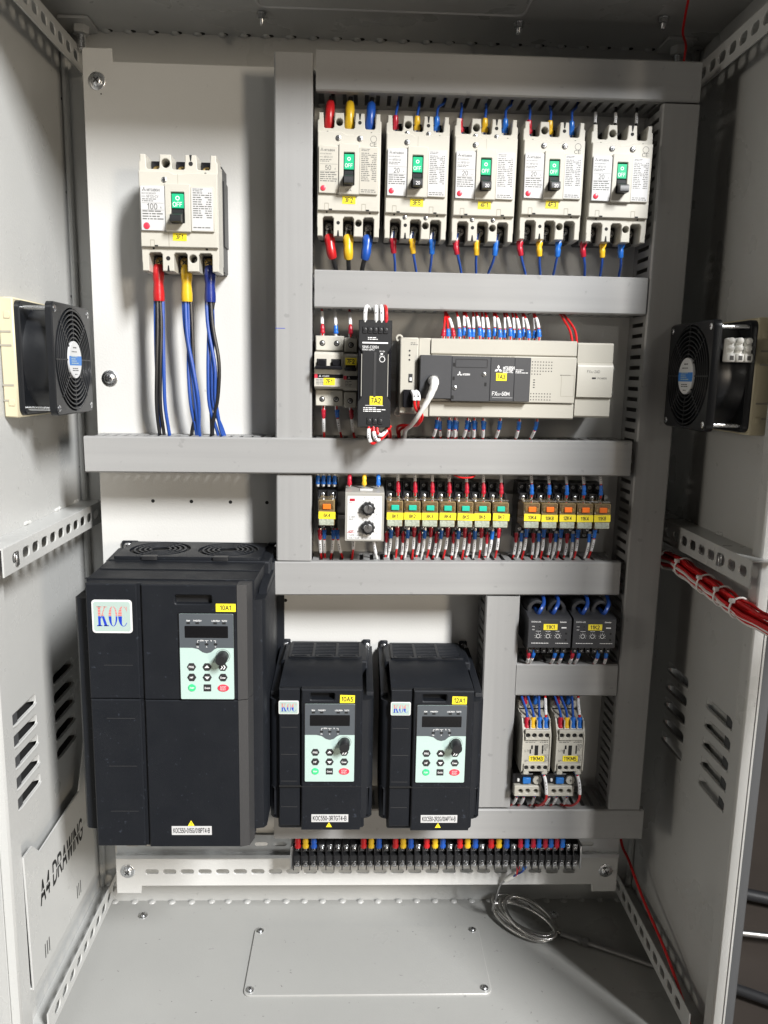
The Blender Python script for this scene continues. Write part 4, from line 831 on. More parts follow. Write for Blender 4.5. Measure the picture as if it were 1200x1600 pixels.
# ------------------------------------------------------------------ frequency drives
def letters(mb, K, x, z, h, d, lower, sx=1.0):
    """serif K O C, upper half as stripes, lower half solid"""
    def clip(poly, z0, z1):
        def cut(P, zc, keep_above):
            o = []
            for i in range(len(P)):
                p, q = P[i - 1], P[i]; ip = (p[1] >= zc) == keep_above; iq = (q[1] >= zc) == keep_above
                if ip != iq: t_ = (zc - p[1]) / (q[1] - p[1]); o.append((p[0] + (q[0] - p[0]) * t_, zc))
                if iq: o.append(q)
            return o
        P = cut(poly, z0, True)
        return cut(P, z1, False) if len(P) > 2 else P
    quads = []
    wv = h * 0.62
    def ell(cx, cz, ro, ri, a0, a1, thick):
        n = 24
        for i in range(n):
            t0, t1 = math.radians(a0 + (a1 - a0) * i / n), math.radians(a0 + (a1 - a0) * (i + 1) / n)
            f0, f1 = thick(t0), thick(t1)
            quads.append([(cx + ro[0] * math.cos(t0), cz + ro[1] * math.sin(t0)), (cx + ro[0] * math.cos(t1), cz + ro[1] * math.sin(t1)), (cx + (ro[0] - f1) * math.cos(t1), cz + (ro[1] - f1 * 0.35) * math.sin(t1)), (cx + (ro[0] - f0) * math.cos(t0), cz + (ro[1] - f0 * 0.35) * math.sin(t0))])
    # K
    quads.append([(x + 0.10 * h, z - h / 2), (x + 0.27 * h, z - h / 2), (x + 0.27 * h, z + h / 2), (x + 0.10 * h, z + h / 2)])
    for zz in (-0.5, 0.45): quads.append([(x, z + zz * h), (x + 0.37 * h, z + zz * h), (x + 0.37 * h, z + (zz + 0.05) * h), (x, z + (zz + 0.05) * h)])
    quads.append([(x + 0.27 * h, z - 0.06 * h), (x + 0.55 * h, z + 0.48 * h), (x + 0.62 * h, z + 0.48 * h), (x + 0.30 * h, z - 0.14 * h)])
    quads.append([(x + 0.34 * h, z + 0.03 * h), (x + 0.54 * h, z - 0.5 * h), (x + 0.74 * h, z - 0.5 * h), (x + 0.46 * h, z + 0.12 * h)])
    quads.append([(x + 0.46 * h, z + 0.45 * h), (x + 0.72 * h, z + 0.45 * h), (x + 0.72 * h, z + 0.5 * h), (x + 0.46 * h, z + 0.5 * h)])
    quads.append([(x + 0.47 * h, z - 0.5 * h), (x + 0.83 * h, z - 0.5 * h), (x + 0.83 * h, z - 0.45 * h), (x + 0.47 * h, z - 0.45 * h)])
    ell(x + 1.13 * h, z, (0.30 * h, 0.51 * h), None, 0, 360, lambda t_: h * (0.07 + 0.10 * abs(math.cos(t_)) * (1.2 if math.cos(t_) < 0 else 0.4)))
    ell(x + 1.83 * h, z, (0.34 * h, 0.51 * h), None, 40, 320, lambda t_: h * (0.06 + 0.20 * max(0, -math.cos(t_))))
    quads.append([(x + 2.06 * h, z + 0.5 * h), (x + 2.10 * h, z + 0.5 * h), (x + 2.10 * h, z + 0.2 * h), (x + 2.06 * h, z + 0.27 * h)])
    zones = [(-0.55 * h, 0.0)] if lower else [(0.03 * h + i * 0.08 * h, 0.03 * h + i * 0.08 * h + 0.052 * h) for i in range(7)]
    for q in quads:
        for z0, z1 in zones:
            P = clip(q, z + z0, z + z1)
            if len(P) > 2: mb.add([(p[0] * sx, p[1], d) for p in P], [list(range(len(P)))])
def logo(parent, x, d, z, wd, ht):
    mb = MB(); mb.slab(rrect(-wd / 2, wd / 2, -ht / 2, ht / 2, ht * 0.1, 4), (), 0, 0.6, 0.2); o = mb.obj('logo_badge', 'panel_white', parent, (x, d, z))
    mb = MB(); mb.slab(rrect(-wd / 2 * 0.91, wd / 2 * 0.91, -ht / 2 * 0.89, ht / 2 * 0.89, ht * 0.07, 4), (), 0.6, 0.7); mb.obj('badge_field', 'logo_mint', o)
    h = ht * 0.60; x0 = -h * 1.06; sx = 0.76 * wd / (2.12 * h)
    mb = MB(); letters(mb, 0, x0, 0.01 * ht, h, 0.75, True, sx); mb.obj('logo_lettering', 'logo_blue', o)
    mb = MB(); letters(mb, 0, x0, 0.01 * ht, h, 0.75, False, sx); mb.obj('logo_stripes', 'logo_red', o)
def hexa(cx, cz, w_, h_): return [(cx - w_ / 2, cz), (cx - w_ / 4, cz - h_ / 2), (cx + w_ / 4, cz - h_ / 2), (cx + w_ / 2, cz), (cx + w_ / 4, cz + h_ / 2), (cx - w_ / 4, cz + h_ / 2)]
def keypad(parent, x, d, z):
    """centre of the 56.5 x 94 operator panel"""
    k = MB(); k.slab(rrect(-29.2, 29.2, -48, 48, 1.5), (), -2, 0.2); kp = k.obj('keypad', 'gloss_black', parent, (x, d, z))
    dip = [(-28, 10)] + [(-28 + 13, 10), (-9, 8.6), (-4.5, 5.2), (0, 4.0), (4.5, 5.2), (8, 8.2), (11, 10)]
    mb = MB(); mb.slab(rrect(-28, 28, -47, 47, 1.2), (), 0.2, 0.8); mb.obj('key_field', 'keypad_mint', kp)
    mb = MB(); mb.slab([(-28, 10), (-15, 10), (-9, 8.6), (-4.5, 5.2), (0, 4.0), (4.5, 5.2), (8, 8.4), (11, 10), (28, 10), (28, 46), (27, 47), (-27, 47), (-28, 46)], (), 0.8, 0.95); gf = mb.obj('display_field', 'keypad_grey', kp)
    mb = MB(); mb.slab(rrect(-22.5, 22.5, 21, 34, 0.6), (), 0.95, 1.15); mb.obj('display', 'screen', kp)
    for xx, zz in ((-18.6, 37), (-9.3, 37), (9.3, 37), (18.4, 37), (-9.3, 14), (0, 14), (9.3, 14)): mb = MB(); mb.box(xx - 1.8, xx + 1.8, 0.95, 1.2, zz - 1, zz + 1); mb.obj('lamp', 'hole', kp)
    ink = MB(); c = 1.02
    for tx, xx in (('RUN', -18.6), ('FWD/REV', -9.0), ('LOC/REM', 10), ('TU/TC', 19)): ink.text(tx, 1.5, xx, 39.6, c, True, sx=0.95)
    for tx, xx in (('Hz', -9.3), ('A', 0), ('V', 9.3)): ink.text(tx, 1.4, xx, 11.2, c, True)
    ink.text('RPM', 1.4, -4.8, 18, c, True); ink.text('%', 1.4, 4.8, 18, c, True)
    for x0, x1 in ((-9.6, -7.4), (-2, 2), (7.4, 9.6)): ink.quad(x0, x1, 17.8, 18.2, c)
    for xx in (-9.4, 0, 9.4): ink.quad(xx - 0.2, xx + 0.2, 15.8, 18, c)
    ink.obj('display_lettering', 'white_ink', gf)
    for tx, xx, zz in (('PRG', -16.2, -11), ('^', 0, -11), ('>>', 16.6, -11), ('MF', -16.2, -22.6), ('v', 0, -22.6), ('Enter', 16.6, -22.6)):
        mb = MB(); mb.slab(hexa(xx, zz, 9.6, 8.2), (), 0.8, 1.6, 0.35); mb.m = 1; c = 1.66
        if tx == '^': mb.poly([(xx - 2.6, zz - 0.8), (xx + 2.6, zz - 0.8), (xx, zz + 2)], c)
        elif tx == 'v': mb.poly([(xx - 2.6, zz + 1), (xx, zz - 2), (xx + 2.6, zz + 1)], c)
        elif tx == '>>':
            for q in (-1.6, 1.2): mb.poly([(xx + q - 1.2, zz - 2.4), (xx + q, zz - 2.4), (xx + q + 1.7, zz), (xx + q, zz + 2.4), (xx + q - 1.2, zz + 2.4), (xx + q + 0.5, zz)], c)
        else: mb.text(tx, 2.0, xx, zz, c, True, sx=1.05 if tx != 'Enter' else 0.85)
        mb.obj('key', ['ink', 'white_ink'], kp)
    mb = MB(); mb.slab(circ(-16.2, -34.2, 4.1, 18), (), 0.8, 1.6, 0.35); mb.m = 1; mb.text('RUN', 1.7, -16.2, -34.2, 1.66, True); mb.obj('run_key', ['bright_green', 'white_ink'], kp)
    mb = MB(); mb.slab(rrect(-3.9, 3.9, -38, -30.4, 0.4), (), 0.8, 1.6, 0.3); mb.m = 1; mb.text('Quick', 1.9, 0, -34.2, 1.66, True, sx=0.9); mb.obj('key', ['ink', 'white_ink'], kp)
    mb = MB(); mb.slab(circ(16.6, -34.4, 4.0, 20, 1.5), (), 0.8, 1.6, 0.35); mb.m = 1; mb.text('STOP', 1.8, 16.6, -33.1, 1.66, True); mb.text('RESET', 1.8, 16.6, -35.7, 1.66, True, sx=0.85); mb.obj('stop_key', ['red_button', 'label_white'], kp)
    mb = MB(); mb.slab(circ(16.8, 1, 7.6, 22), [circ(16.8, 1, 7.2, 22)], 0.8, 0.9); mb.obj('dial_scale', 'grey_ink', kp)
    mb = MB(); mb.lathe(16.8, 1, [(6.3, 0.8), (6.2, 3), (5.7, 14.5), (5.1, 15.4)], 22); mb.box(16.4, 17.2, 15.3, 15.7, 1, 5.5); mb.obj('dial_knob', 'black', kp)
def warn(parent, x, d, z, s_):
    mb = MB(); mb.poly([(-s_, -s_ * 0.8), (s_, -s_ * 0.8), (0, s_)], 0.15); mb.m = 1; mb.quad(-0.35, 0.35, -s_ * 0.2, s_ * 0.45, 0.2); mb.quad(-0.35, 0.35, -s_ * 0.6, -s_ * 0.38, 0.2)
    mb.obj('warning_triangle', ['tag_yellow', 'ink'], parent, (x, d, z))
def model_label(parent, txt, x, d, z, wd, ht, size, sx=0.8):
    mb = MB(); mb.box(-wd / 2, wd / 2, 0, 0.25, -ht / 2, ht / 2); mb.m = 1; mb.text(txt, size, 0, 0, 0.3, True, sx=0.92 * wd / (size * sum(GL[True][c][2] for c in txt))); o = mb.obj('model_label', ['label_white', 'ink'], parent, (x, d, z)); return o

def small_drive(label, cx, ztop, tagtxt, model, msx):
    t = thing('frequency_drive', label, 'frequency drive', (cx, 0, ztop), 'pair of small black drives'); hw = 59
    mb = MB(); mb.box(-hw + 6, hw - 6, 2, 70, -176, 0, 2); mb.box(-hw + 2, -hw + 12, 1, 5, -180, 4, 1); mb.box(hw - 12, hw - 2, 1, 5, -180, 4, 1); mb.obj('heatsink_housing', 'drive_black', t)
    for x in (-hw + 7, hw - 7): screw(t, x, 5, -4, 5.0, 3.2, 'steel')
    # shell: stepped plan extruded over the height, sloping at the front top
    sh = [(-hw, 60), (-hw, 135), (-hw + 3, 139), (-hw + 8, 141.5), (hw - 8, 141.5), (hw - 3, 139), (hw, 135), (hw, 60)]
    mb = MB(FLOOR); mb.slab(sh[::-1], (), -166, -20); mb.obj('shell', 'drive_black', t)
    # top deck: slopes gently from the grille to the front edge
    mb = MB(lambda a_, b_, c_: (c_, a_, b_)); mb.slab([(60, -22), (60, 0), (66, 0.4), (137, -3), (140.3, -5), (140.3, -22)], (), -hw + 11, hw - 13); mb.obj('top_deck', 'drive_black', t)
    for s2 in (-1, 1):
        mb = MB(lambda a_, b_, c_: (c_, a_, b_)); mb.slab([(6, -30), (6, -4), (60, -8), (126, -16), (128, -22), (128, -30)], (), s2 * hw - (0 if s2 < 0 else 8), s2 * hw + (8 if s2 < 0 else 0)); mb.obj('side_rib', 'drive_black', t)
    # top grille
    mb = MB(FLOOR); mb.slab(rrect(-hw + 14, hw - 14, 6, 62, 2), [rrect(-42 + c * 29, -16 + c * 29, 12 + q * 5.4, 15.2 + q * 5.4, 1) for c in range(3) for q in range(9)], 0, 2.2, 0.3); gr = mb.obj('top_grille', 'drive_black', t)
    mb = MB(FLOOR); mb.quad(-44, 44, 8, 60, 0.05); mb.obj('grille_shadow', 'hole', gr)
    for x in (-30, 0, 30): mb = MB(FLOOR); mb.slab(rrect(x - 11, x + 11, 57, 63.5, 0.8), [rrect(x - 8, x + 8, 58.5, 62, 0.5)], 2.2, 3.0); mb.obj('catch', 'drive_black', gr)
    # front cover: logo panel, groove, centre panel
    mb = MB(); mb.slab([(-48, -172), (-24.5, -172), (-24.5, -4), (-48, -4)], (), 140.5, 147.5, 0.8); lp = mb.obj('logo_panel', 'drive_black', t)
    mb = MB(); mb.slab([(-22.5, -176), (45, -176), (46, -172), (46, -3.5), (-22.5, -3.5)], [rrect(2.5 - 15, 2.5 + 12, -16, -8, 1.5)], 140.5, 150.5, 1.2); fc = mb.obj('front_cover', 'drive_black', t)
    mb = MB(); mb.slab(rrect(-hw + 9, hw - 9, -180, -164, 3), (), 60, 140.4, 2); mb.obj('bottom_skirt', 'drive_black', t)
    mb = MB(); mb.slab(rrect(-hw + 0.6, hw - 0.6, -166, -124, 2), (), 118, 140.8, 4); mb.obj('lower_shell', 'drive_black', t)
    mb = MB(); mb.box(-47.8, 45.8, 147.4, 150.62, -121.6, -120.9); mb.obj('cover_seam', 'hole', fc)
    for z in (-50, -83, -116, -148): mb = MB(); mb.box(-46, -27, 147.4, 147.62, z - 0.3, z + 0.3); mb.obj('rib', 'drive_edge', lp)
    keypad(t, 9.7, 151.2, -67)
    logo(t, -37, 147.6, -26, 22.6, 16)
    yellow_tag(t, tagtxt, 29.2, 150.6, -14.5, 16.6, 9.4, 5, 1.5)
    model_label(t, model, 10.5, 150.6, -160.5, 42.5, 9.6, 5.2, msx); warn(t, 9.5, 150.6, -169, 3.4)
    return t
small_drive('small black drive tagged 10A5 next to the big drive', -36, -345.5, '10A5', 'KOC550-3R7GT4-B', 0.72)
small_drive('small black drive tagged 12A1 beside the vertical duct', 90.6, -346.5, '12A1', 'KOC550-2R2G/004PT4-B', 0.54)

bd = thing('frequency_drive', 'big black drive tagged 10A1 at the lower left', 'frequency drive', (-193, 0, -217), 'black frequency drives')
hw = 102
mb = MB(); mb.box(-hw + 8, hw - 8, 2, 90, -290, 0, 2); mb.box(-hw, -hw + 20, 1, 6, -300, 4, 1); mb.box(hw - 20, hw, 1, 6, -300, 4, 1); mb.obj('heatsink_housing', 'drive_black', bd)
for x in (-hw + 8, hw - 8): screw(bd, x, 6, -3, 5.5, 3.4, 'dull_steel')
mb = MB(FLOOR); mb.slab([(-hw - 2, 66), (-hw - 2, 167), (-hw + 1, 171), (-hw + 8, 172.5), (hw - 15, 172.5), (hw - 8, 171), (hw - 5, 166), (hw - 5, 66)][::-1], (), -288, -22); mb.obj('shell', 'drive_black', bd)
mb = MB(FLOOR); mb.slab([(-hw + 8, 86.5), (-hw + 12, 172), (hw - 16, 172), (hw - 14, 86.5)][::-1], (), -24, -1.2); td_ = mb.obj('top_deck', 'drive_black', bd)
mb = MB(); mb.box(-hw + 12, hw - 16, 128, 130, -1.3, -0.2, 0.3); mb.box(-hw + 10, hw - 16, 168, 171, -1.3, -0.4, 0.3); mb.obj('deck_step', 'drive_black', td_)
for s2 in (-1, 1):
    mb = MB(lambda a_, b_, c_: (c_, a_, b_)); mb.slab([(20, -40), (20, -2), (70, -6), (74, -14), (140, -16), (150, -22), (150, -40)], (), s2 * (hw - 0.5) - (0 if s2 < 0 else 14), s2 * (hw - 0.5) + (9 if s2 < 0 else -5)); mb.obj('side_rib', 'drive_black', bd)
mb = MB(FLOOR); mb.slab(rrect(-88, 82, 4, 86, 3), [circ(-44, 44, 36, 32), circ(38, 44, 36, 32)], 0.2, 3.5, 0.5); gr = mb.obj('fan_grille', 'drive_black', bd)
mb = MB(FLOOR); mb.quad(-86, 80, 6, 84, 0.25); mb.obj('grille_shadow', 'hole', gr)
for cx in (-44, 38):
    for r_ in (12, 18, 24, 30):
        mb = MB(FLOOR); mb.slab(circ(cx, 44, r_ + 1.3, 32), [circ(cx, 44, r_ - 1.3, 32)], 1.5, 3.4, 0.3); mb.obj('guard_ring', 'drive_black', gr)
    for an_ in (30, 120, 210, 300):
        t_ = math.radians(an_); mb = MB(); mb.tube([(cx + 11 * math.cos(t_), 44 + 11 * math.sin(t_), 2.4), (cx + 36.5 * math.cos(t_), 44 + 36.5 * math.sin(t_), 2.4)], 1.2, 6); mb.obj('guard_spoke', 'drive_black', gr)
for x in (-46, 36): mb = MB(FLOOR); mb.slab(rrect(x - 9, x + 9, 81, 90, 1.2), (), 0.2, 4.5, 0.5); mb.obj('catch', 'black', gr)
for xs, z0, nm in ((0, -127.5, 'upper_cover'), (0, -300, 'lower_cover')):
    zt = -1.5 if nm == 'upper_cover' else -128.6
    bot = z0
    dd_ = 190 if nm == 'upper_cover' else 189.2
    mb = MB(); mb.slab([(-86, bot), (-33.5, bot), (-33.5, zt), (-86, zt)], (), 172, dd_ - 1.6, 1.2); mb.obj(nm, 'drive_black', bd)
    mb = MB(); mb.slab([(-33.4, bot), (-28.5, bot), (-28.5, zt), (-33.4, zt)], (), 172, dd_ - 4); mb.obj('groove', 'drive_black', bd)
    hl = [rrect(6, 44, -22, -12.5, 2)] if nm == 'upper_cover' else []
    mb = MB(); mb.slab([(-28.4, bot), (70, bot), (70, zt), (-28.4, zt)], hl, 172, dd_, 1.0); mb.obj(nm, 'drive_black', bd)
    mb = MB(FLOOR); mb.slab([(70.1, 172), (84, 172), (80, dd_ - 3), (70.1, dd_)][::-1], (), bot, zt); mb.obj('corner_bevel', 'drive_edge', bd)
mb = MB(); mb.box(5, 45, 172.2, 182, -24, -11, 0.5); mb.obj('finger_recess', 'black', bd)
mb = MB(); mb.slab(rrect(-hw + 15, hw - 18, -301, -286, 3), (), 60, 172, 2); mb.obj('bottom_skirt', 'drive_black', bd)
for z in (-90, -150, -205, -258): mb = MB(); mb.box(-70, -40, 188.2 if z > -127 else 187.5, 188.5 if z > -127 else 187.7, z - 0.25, z + 0.25); mb.obj('moulded_line', 'drive_edge', bd)
keypad(bd, 38.3, 190.8, -79)
logo(bd, -59.4, 188.6, -36.5, 41.5, 36)
yellow_tag(bd, '10A1', 58.6, 190.2, -25.5, 20.5, 8.6, 4.6)
model_label(bd, 'KOC550-015G/018PT4-B', 17.5, 189.4, -280, 43.5, 10.5, 5.2, 0.55); warn(bd, 17, 189.4, -271.5, 3.6)

# ------------------------------------------------------------------ terminal strip
ts = thing('terminal_strip', 'long black screw terminal strip on the bottom rail', 'terminal strip', (0, 0, -628), None)
xs = [-76.4 + i * (213.7 / 21) for i in range(29)]; xs = [-76.4 + i * 10.65 for i in range(29)] ; nx = xs[-1]
n2 = 9; xs2 = [nx + (303.4 - nx) * (i + 1) / n2 for i in range(n2)]
allx = xs + xs2
mb = MB(); mb.box(-80, -77.2, 7.6, 46, -16, 17, 0.6); mb.obj('end_clamp', 'galvanised', ts)
mb = MB(); mb.box(304, 306.4, 7.6, 46, -16, 17, 0.6); mb.obj('end_clamp', 'galvanised', ts)
for i in range(len(allx) - 1):
    x0, x1 = allx[i] + 0.3, allx[i + 1] - 0.3; c = (x0 + x1) / 2
    mb = MB(lambda a_, b_, c_: (c_, a_, b_)); mb.slab([(7.8, -14), (40, -14), (40, -6.2), (44, -5), (44, 3), (37, 4), (37, 15), (30, 17), (7.8, 17)], (), x0, x1); blk = mb.obj('terminal_block', 'black', ts)
    mb = MB(lambda a_, b_, c_: (c_, a_, b_)); mb.slab([(8, -17), (46, -17), (47, -3), (47, 4), (44, 16), (8, 19)], (), x0 - 0.5, x0 + 0.7); mb.obj('barrier', 'gloss_black', blk)
    mb = MB(); mb.box(c - 3.4, c + 3.4, 39.6, 41, -15.5, -7, 0.2); mb.obj('plate', 'steel', blk)
    mb = MB(); mb.box(c - 3.4, c + 3.4, 36.6, 38, 5, 14.5, 0.2); mb.obj('plate', 'steel', blk)
    screw(blk, c, 38, 9, 3.2, 2.2); screw(blk, c, 41, -10.4, 3.1, 2.2)

# ------------------------------------------------------------------ wall fans
def fan(label, side, dc, zc, connector):
    T0 = LEFT if side == 'left' else RIGHT; sg = -1 if side == 'left' else 1
    ox = XL if side == 'left' else XR
    T = (lambda a, b, c: (c * 1.04, -a * 0.97, b)) if side == 'left' else (lambda a, b, c: (-c * 1.22, a * 0.95, b * 0.97))
    t = thing('axial_fan', label, 'fan', (ox, dc, zc), 'fans on the side walls')
    mb = MB(T); mb.box(-61, 61, 0.5, 15.5, -62, 62, 1.5); fb = mb.obj('filter_base', 'filter_beige', t)
    near = 1 if side == 'right' else -1
    for z in (44, -46): mb = MB(T); mb.box(near * 61, near * 61.9, 6, 12, z - 3.6, z + 3.6, 0.3); mb.obj('snap_tab', 'filter_beige', fb)
    for z in (27, 13, -28, -44): mb = MB(T); mb.box(near * 61, near * 61.5, 1, 12, z - 1, z + 1); mb.obj('slot', 'cream_groove', fb)
    R_ = 59.5
    for c0, c1, nm in ((15.6, 21, 'rear_flange'), (46, 53, 'front_flange')):
        mb = MB(T); mb.slab(rrect(-R_, R_, -R_, R_, 8, 4), [circ(0, 0, 55.5, 48)], c0, c1, 1.2); fl = mb.obj(nm, 'fan_black', t)
        if nm == 'front_flange': front = fl
    prof = [(57.5, 21), (56.2, 26), (56.2, 40), (58.5, 46)]
    mb = MB(T); n = 40; rows = [[(rr * math.cos(2 * math.pi * k / n), rr * math.sin(2 * math.pi * k / n), h) for k in range(n)] for rr, h in prof]
    mb.add([p for q in rows for p in q], [(i * n + k, i * n + (k + 1) % n, (i + 1) * n + (k + 1) % n, (i + 1) * n + k) for i in range(3) for k in range(n)], True); mb.obj('barrel', 'fan_black', t)
    for x in (-52, 52):
        for z in (-52, 52):
            mb = MB(T); mb.lathe(x, z, [(2.6, 20), (2.6, 47)], 10); mb.obj('spacer_rod', 'steel', t)
            mb = MB(T); mb.lathe(x, z, [(3.6, 52.6), (3.6, 53.3), (2.4, 54)], 12); mb.m = 1; mb.box(x - 2, x + 2, 53.6, 54.1, z - 0.4, z + 0.4); mb.box(x - 0.4, x + 0.4, 53.6, 54.12, z - 2, z + 2); mb.obj('screw', ['steel', 'ink'], t)
    # finger guard
    for i in range(7):
        r_ = 24.5 + i * 4.9; mb = MB(T); mb.slab(circ(0, 0, r_ + 0.9, 48), [circ(0, 0, r_ - 0.9, 48)], 51.6, 54, 0.4); mb.obj('guard_ring', 'fan_black', front)
    for k in range(8):
        t_ = math.radians(22.5 * 0 + 45 * k); mb = MB(T); u = Vector((math.cos(t_), math.sin(t_))); p = Vector((-u.y, u.x))
        mb.slab([tuple(u * 20 - p * 0.8), tuple(u * 56.5 - p * 0.8), tuple(u * 56.5 + p * 0.8), tuple(u * 20 + p * 0.8)], (), 51.4, 53.8, 0.2); mb.obj('guard_spoke', 'fan_black', front)
    # rotor
    mb = MB(T); mb.lathe(0, 0, [(23, 20), (23, 48), (20, 49)], 28); hub = mb.obj('hub', 'fan_black', t)
    for k in range(7):
        mb = MB(T); vs = []
        for j in range(5):
            r_ = 22 + j * 8.2; a0 = 2 * math.pi * k / 7 + j * 0.06
            vs += [(r_ * math.cos(a0), r_ * math.sin(a0), 26), (r_ * math.cos(a0 + 0.62), r_ * math.sin(a0 + 0.62), 44)]
        mb.add(vs, [(2 * j, 2 * j + 1, 2 * j + 3, 2 * j + 2) for j in range(4)], True)
        mb.add([(p[0], p[1], p[2] - 1.2) for p in vs], [(2 * j, 2 * j + 1, 2 * j + 3, 2 * j + 2) for j in range(4)], True); mb.obj('blade', 'fan_black', hub)
    mb = MB(T); mb.slab(circ(0, 0, 20.5, 36), (), 52, 54.6, 0.5); lab = mb.obj('label_disc', 'silver_label', t)
    bl = [p for p in circ(0, 0, 19.8, 60) if -7.5 < p[1] < 5.5]
    rt = sorted([p for p in bl if p[0] > 0], key=lambda p: p[1]); lf = sorted([p for p in bl if p[0] < 0], key=lambda p: -p[1])
    mb = MB(T); mb.poly(rt + lf, 54.66); mb.obj('blue_band', 'label_blue', lab)
    ink = MB(T); ink.text('SUNFLOW' if False else 'TIDAR', 3.6, 0, 12.2, 54.66, True, sx=0.9) if False else fineprint(ink, -6, 7, 11, 14, 54.66, 3.0, 3)
    fineprint(ink, -11, 12, 6.6, 9.4, 54.66, 2.4, 4); fineprint(ink, -10, 10, -13, -9, 54.66, 2.2, 5); fineprint(ink, -4, 4, -17.5, -15.5, 54.66, 2, 6); ink.obj('printing', 'ink', lab)
    mb = MB(T); fineprint(mb, -13, 14, -6.5, 4, 54.7, 2.4, 7); mb.obj('band_printing', 'logo_mint', lab)
    if connector:
        for i in range(3):
            c = 25 + i * 7.4; mb = MB(T); mb.box(56, 66, c - 3.1, c + 3.1, 18, 40, 1.2); cn = mb.obj('connector_block', 'translucent_white', t)
            mb = MB(T); mb.box(57, 70, c - 3.3, c + 3.3, 15, 24, 1.0); mb.obj('wire_entry', 'translucent_white', cn)
            mb = MB(T); mb.box(69.9, 70.3, c - 1.6, c + 1.6, 17, 21.5); mb.obj('entry_hole', 'grey_ink', cn)
            for z in (29.5, 37):
                mb = MB(T); mb.lathe(z, c, [(3.0, 64), (3.0, 69.5), (2.2, 70)], 12, 'x') if False else mb.box(64, 69.5, c - 2.6, c + 2.6, z - 3.2, z + 3.2, 1.6); mb.obj('screw_tube', 'translucent_white', cn)
    return t
fan('black square fan on the left wall with blue-banded label', 'left', 78, 9.5, False)
fan('shaded black square fan on the right wall with white connector', 'right', 118, 5, True)

# ------------------------------------------------------------------ wires on the big breaker at upper left
def bundle(label0, x, colour, specs, bootm):
    bt = thing('terminal_boot', label0, 'terminal boot', (x, 46, 94), 'coloured boots under breaker 3F1')
    mb = MB(); P = path([(0, -3, 24), (0, -1, 14), (0, 0, 4), (0, 0, -6), (0, 0, -16)], 4); mb.tube(P, [5.2, 5.8, 6.4, 6.5, 6.4, 6.0, 5.6, 5.7, 6.0, 6.4, 6.5, 6.4, 6.2], 16); mb.obj('sheath', bootm, bt)
    mb = MB(); mb.tube([(0, -4, 30), (0, -3, 16)], 4.2, 8, 0.4); mb.obj('lug', 'steel', bt)
    for i, (wm, pts) in enumerate(specs):
        wire('%s wire, %s of those leaving the %s boot under 3F1' % ('blue' if wm == 'wire_blue' else 'black', ORD[i], colour), [(x + p[0], p[1], p[2]) for p in pts], 2.15, wm, 'wires below breaker 3F1')
bundle('red boot under breaker tagged 3F1', -229.5, 'red', [('wire_blue', [(-4, 46, 82), (-5, 45, 50), (-6, 42, 0), (-5, 36, -40), (-9, 26, -70), (-11, 16, -95)]), ('wire_black', [(-1.4, 48, 82), (-2, 48, 50), (-5, 46, 0), (-8, 40, -40), (-9, 28, -70), (-8, 16, -95)]), ('wire_black', [(1.5, 47, 82), (2, 47, 50), (-1, 45, 0), (-4, 38, -40), (-4, 27, -70), (-4, 16, -95)]), ('wire_blue', [(4.2, 46, 82), (3.6, 45, 50), (2.5, 43, 0), (1, 36, -40), (2, 26, -70), (3, 16, -95)])], 'red')
bundle('yellow boot under breaker tagged 3F1', -197.6, 'yellow', [('wire_blue', [(-4, 46, 82), (-3, 46, 50), (3, 45, 5), (6, 40, -40), (6, 28, -70), (4, 16, -95)]), ('wire_blue', [(-1.2, 48, 82), (0, 49, 40), (6, 47, 0), (10, 42, -38), (7, 28, -70), (8, 16, -95)]), ('wire_blue', [(1.6, 46, 82), (1, 44, 50), (-1, 42, 0), (0, 38, -40), (3, 27, -70), (4, 15, -95)]), ('wire_black', [(4.2, 46, 82), (5, 45, 50), (5, 42, 0), (5, 36, -45), (-2, 26, -72), (-6, 16, -95)])], 'yellow')
bundle('dark blue boot under breaker tagged 3F1', -171, 'blue', [('wire_blue', [(-4.4, 46, 82), (-3, 46, 50), (4, 46, 5), (3, 41, -30), (6, 30, -66), (11, 18, -92)]), ('wire_blue', [(-2, 44, 82), (-3, 43, 45), (-5, 41, 0), (-5, 36, -40), (2, 26, -72), (6, 15, -95)]), ('wire_black', [(1, 48, 82), (3, 49, 50), (9, 48, 10), (6, 42, -30), (-3, 30, -66), (-4, 16, -95)]), ('wire_black', [(4, 46, 82), (-2, 43, 45), (-5, 39, 0), (-4, 34, -40), (-5, 25, -70), (-8, 16, -95)]), ('wire_blue', [(2, 45, 82), (2, 44, 45), (0, 43, 0), (0, 37, -40), (8, 27, -68), (13, 17, -90)])], 'dark_blue')

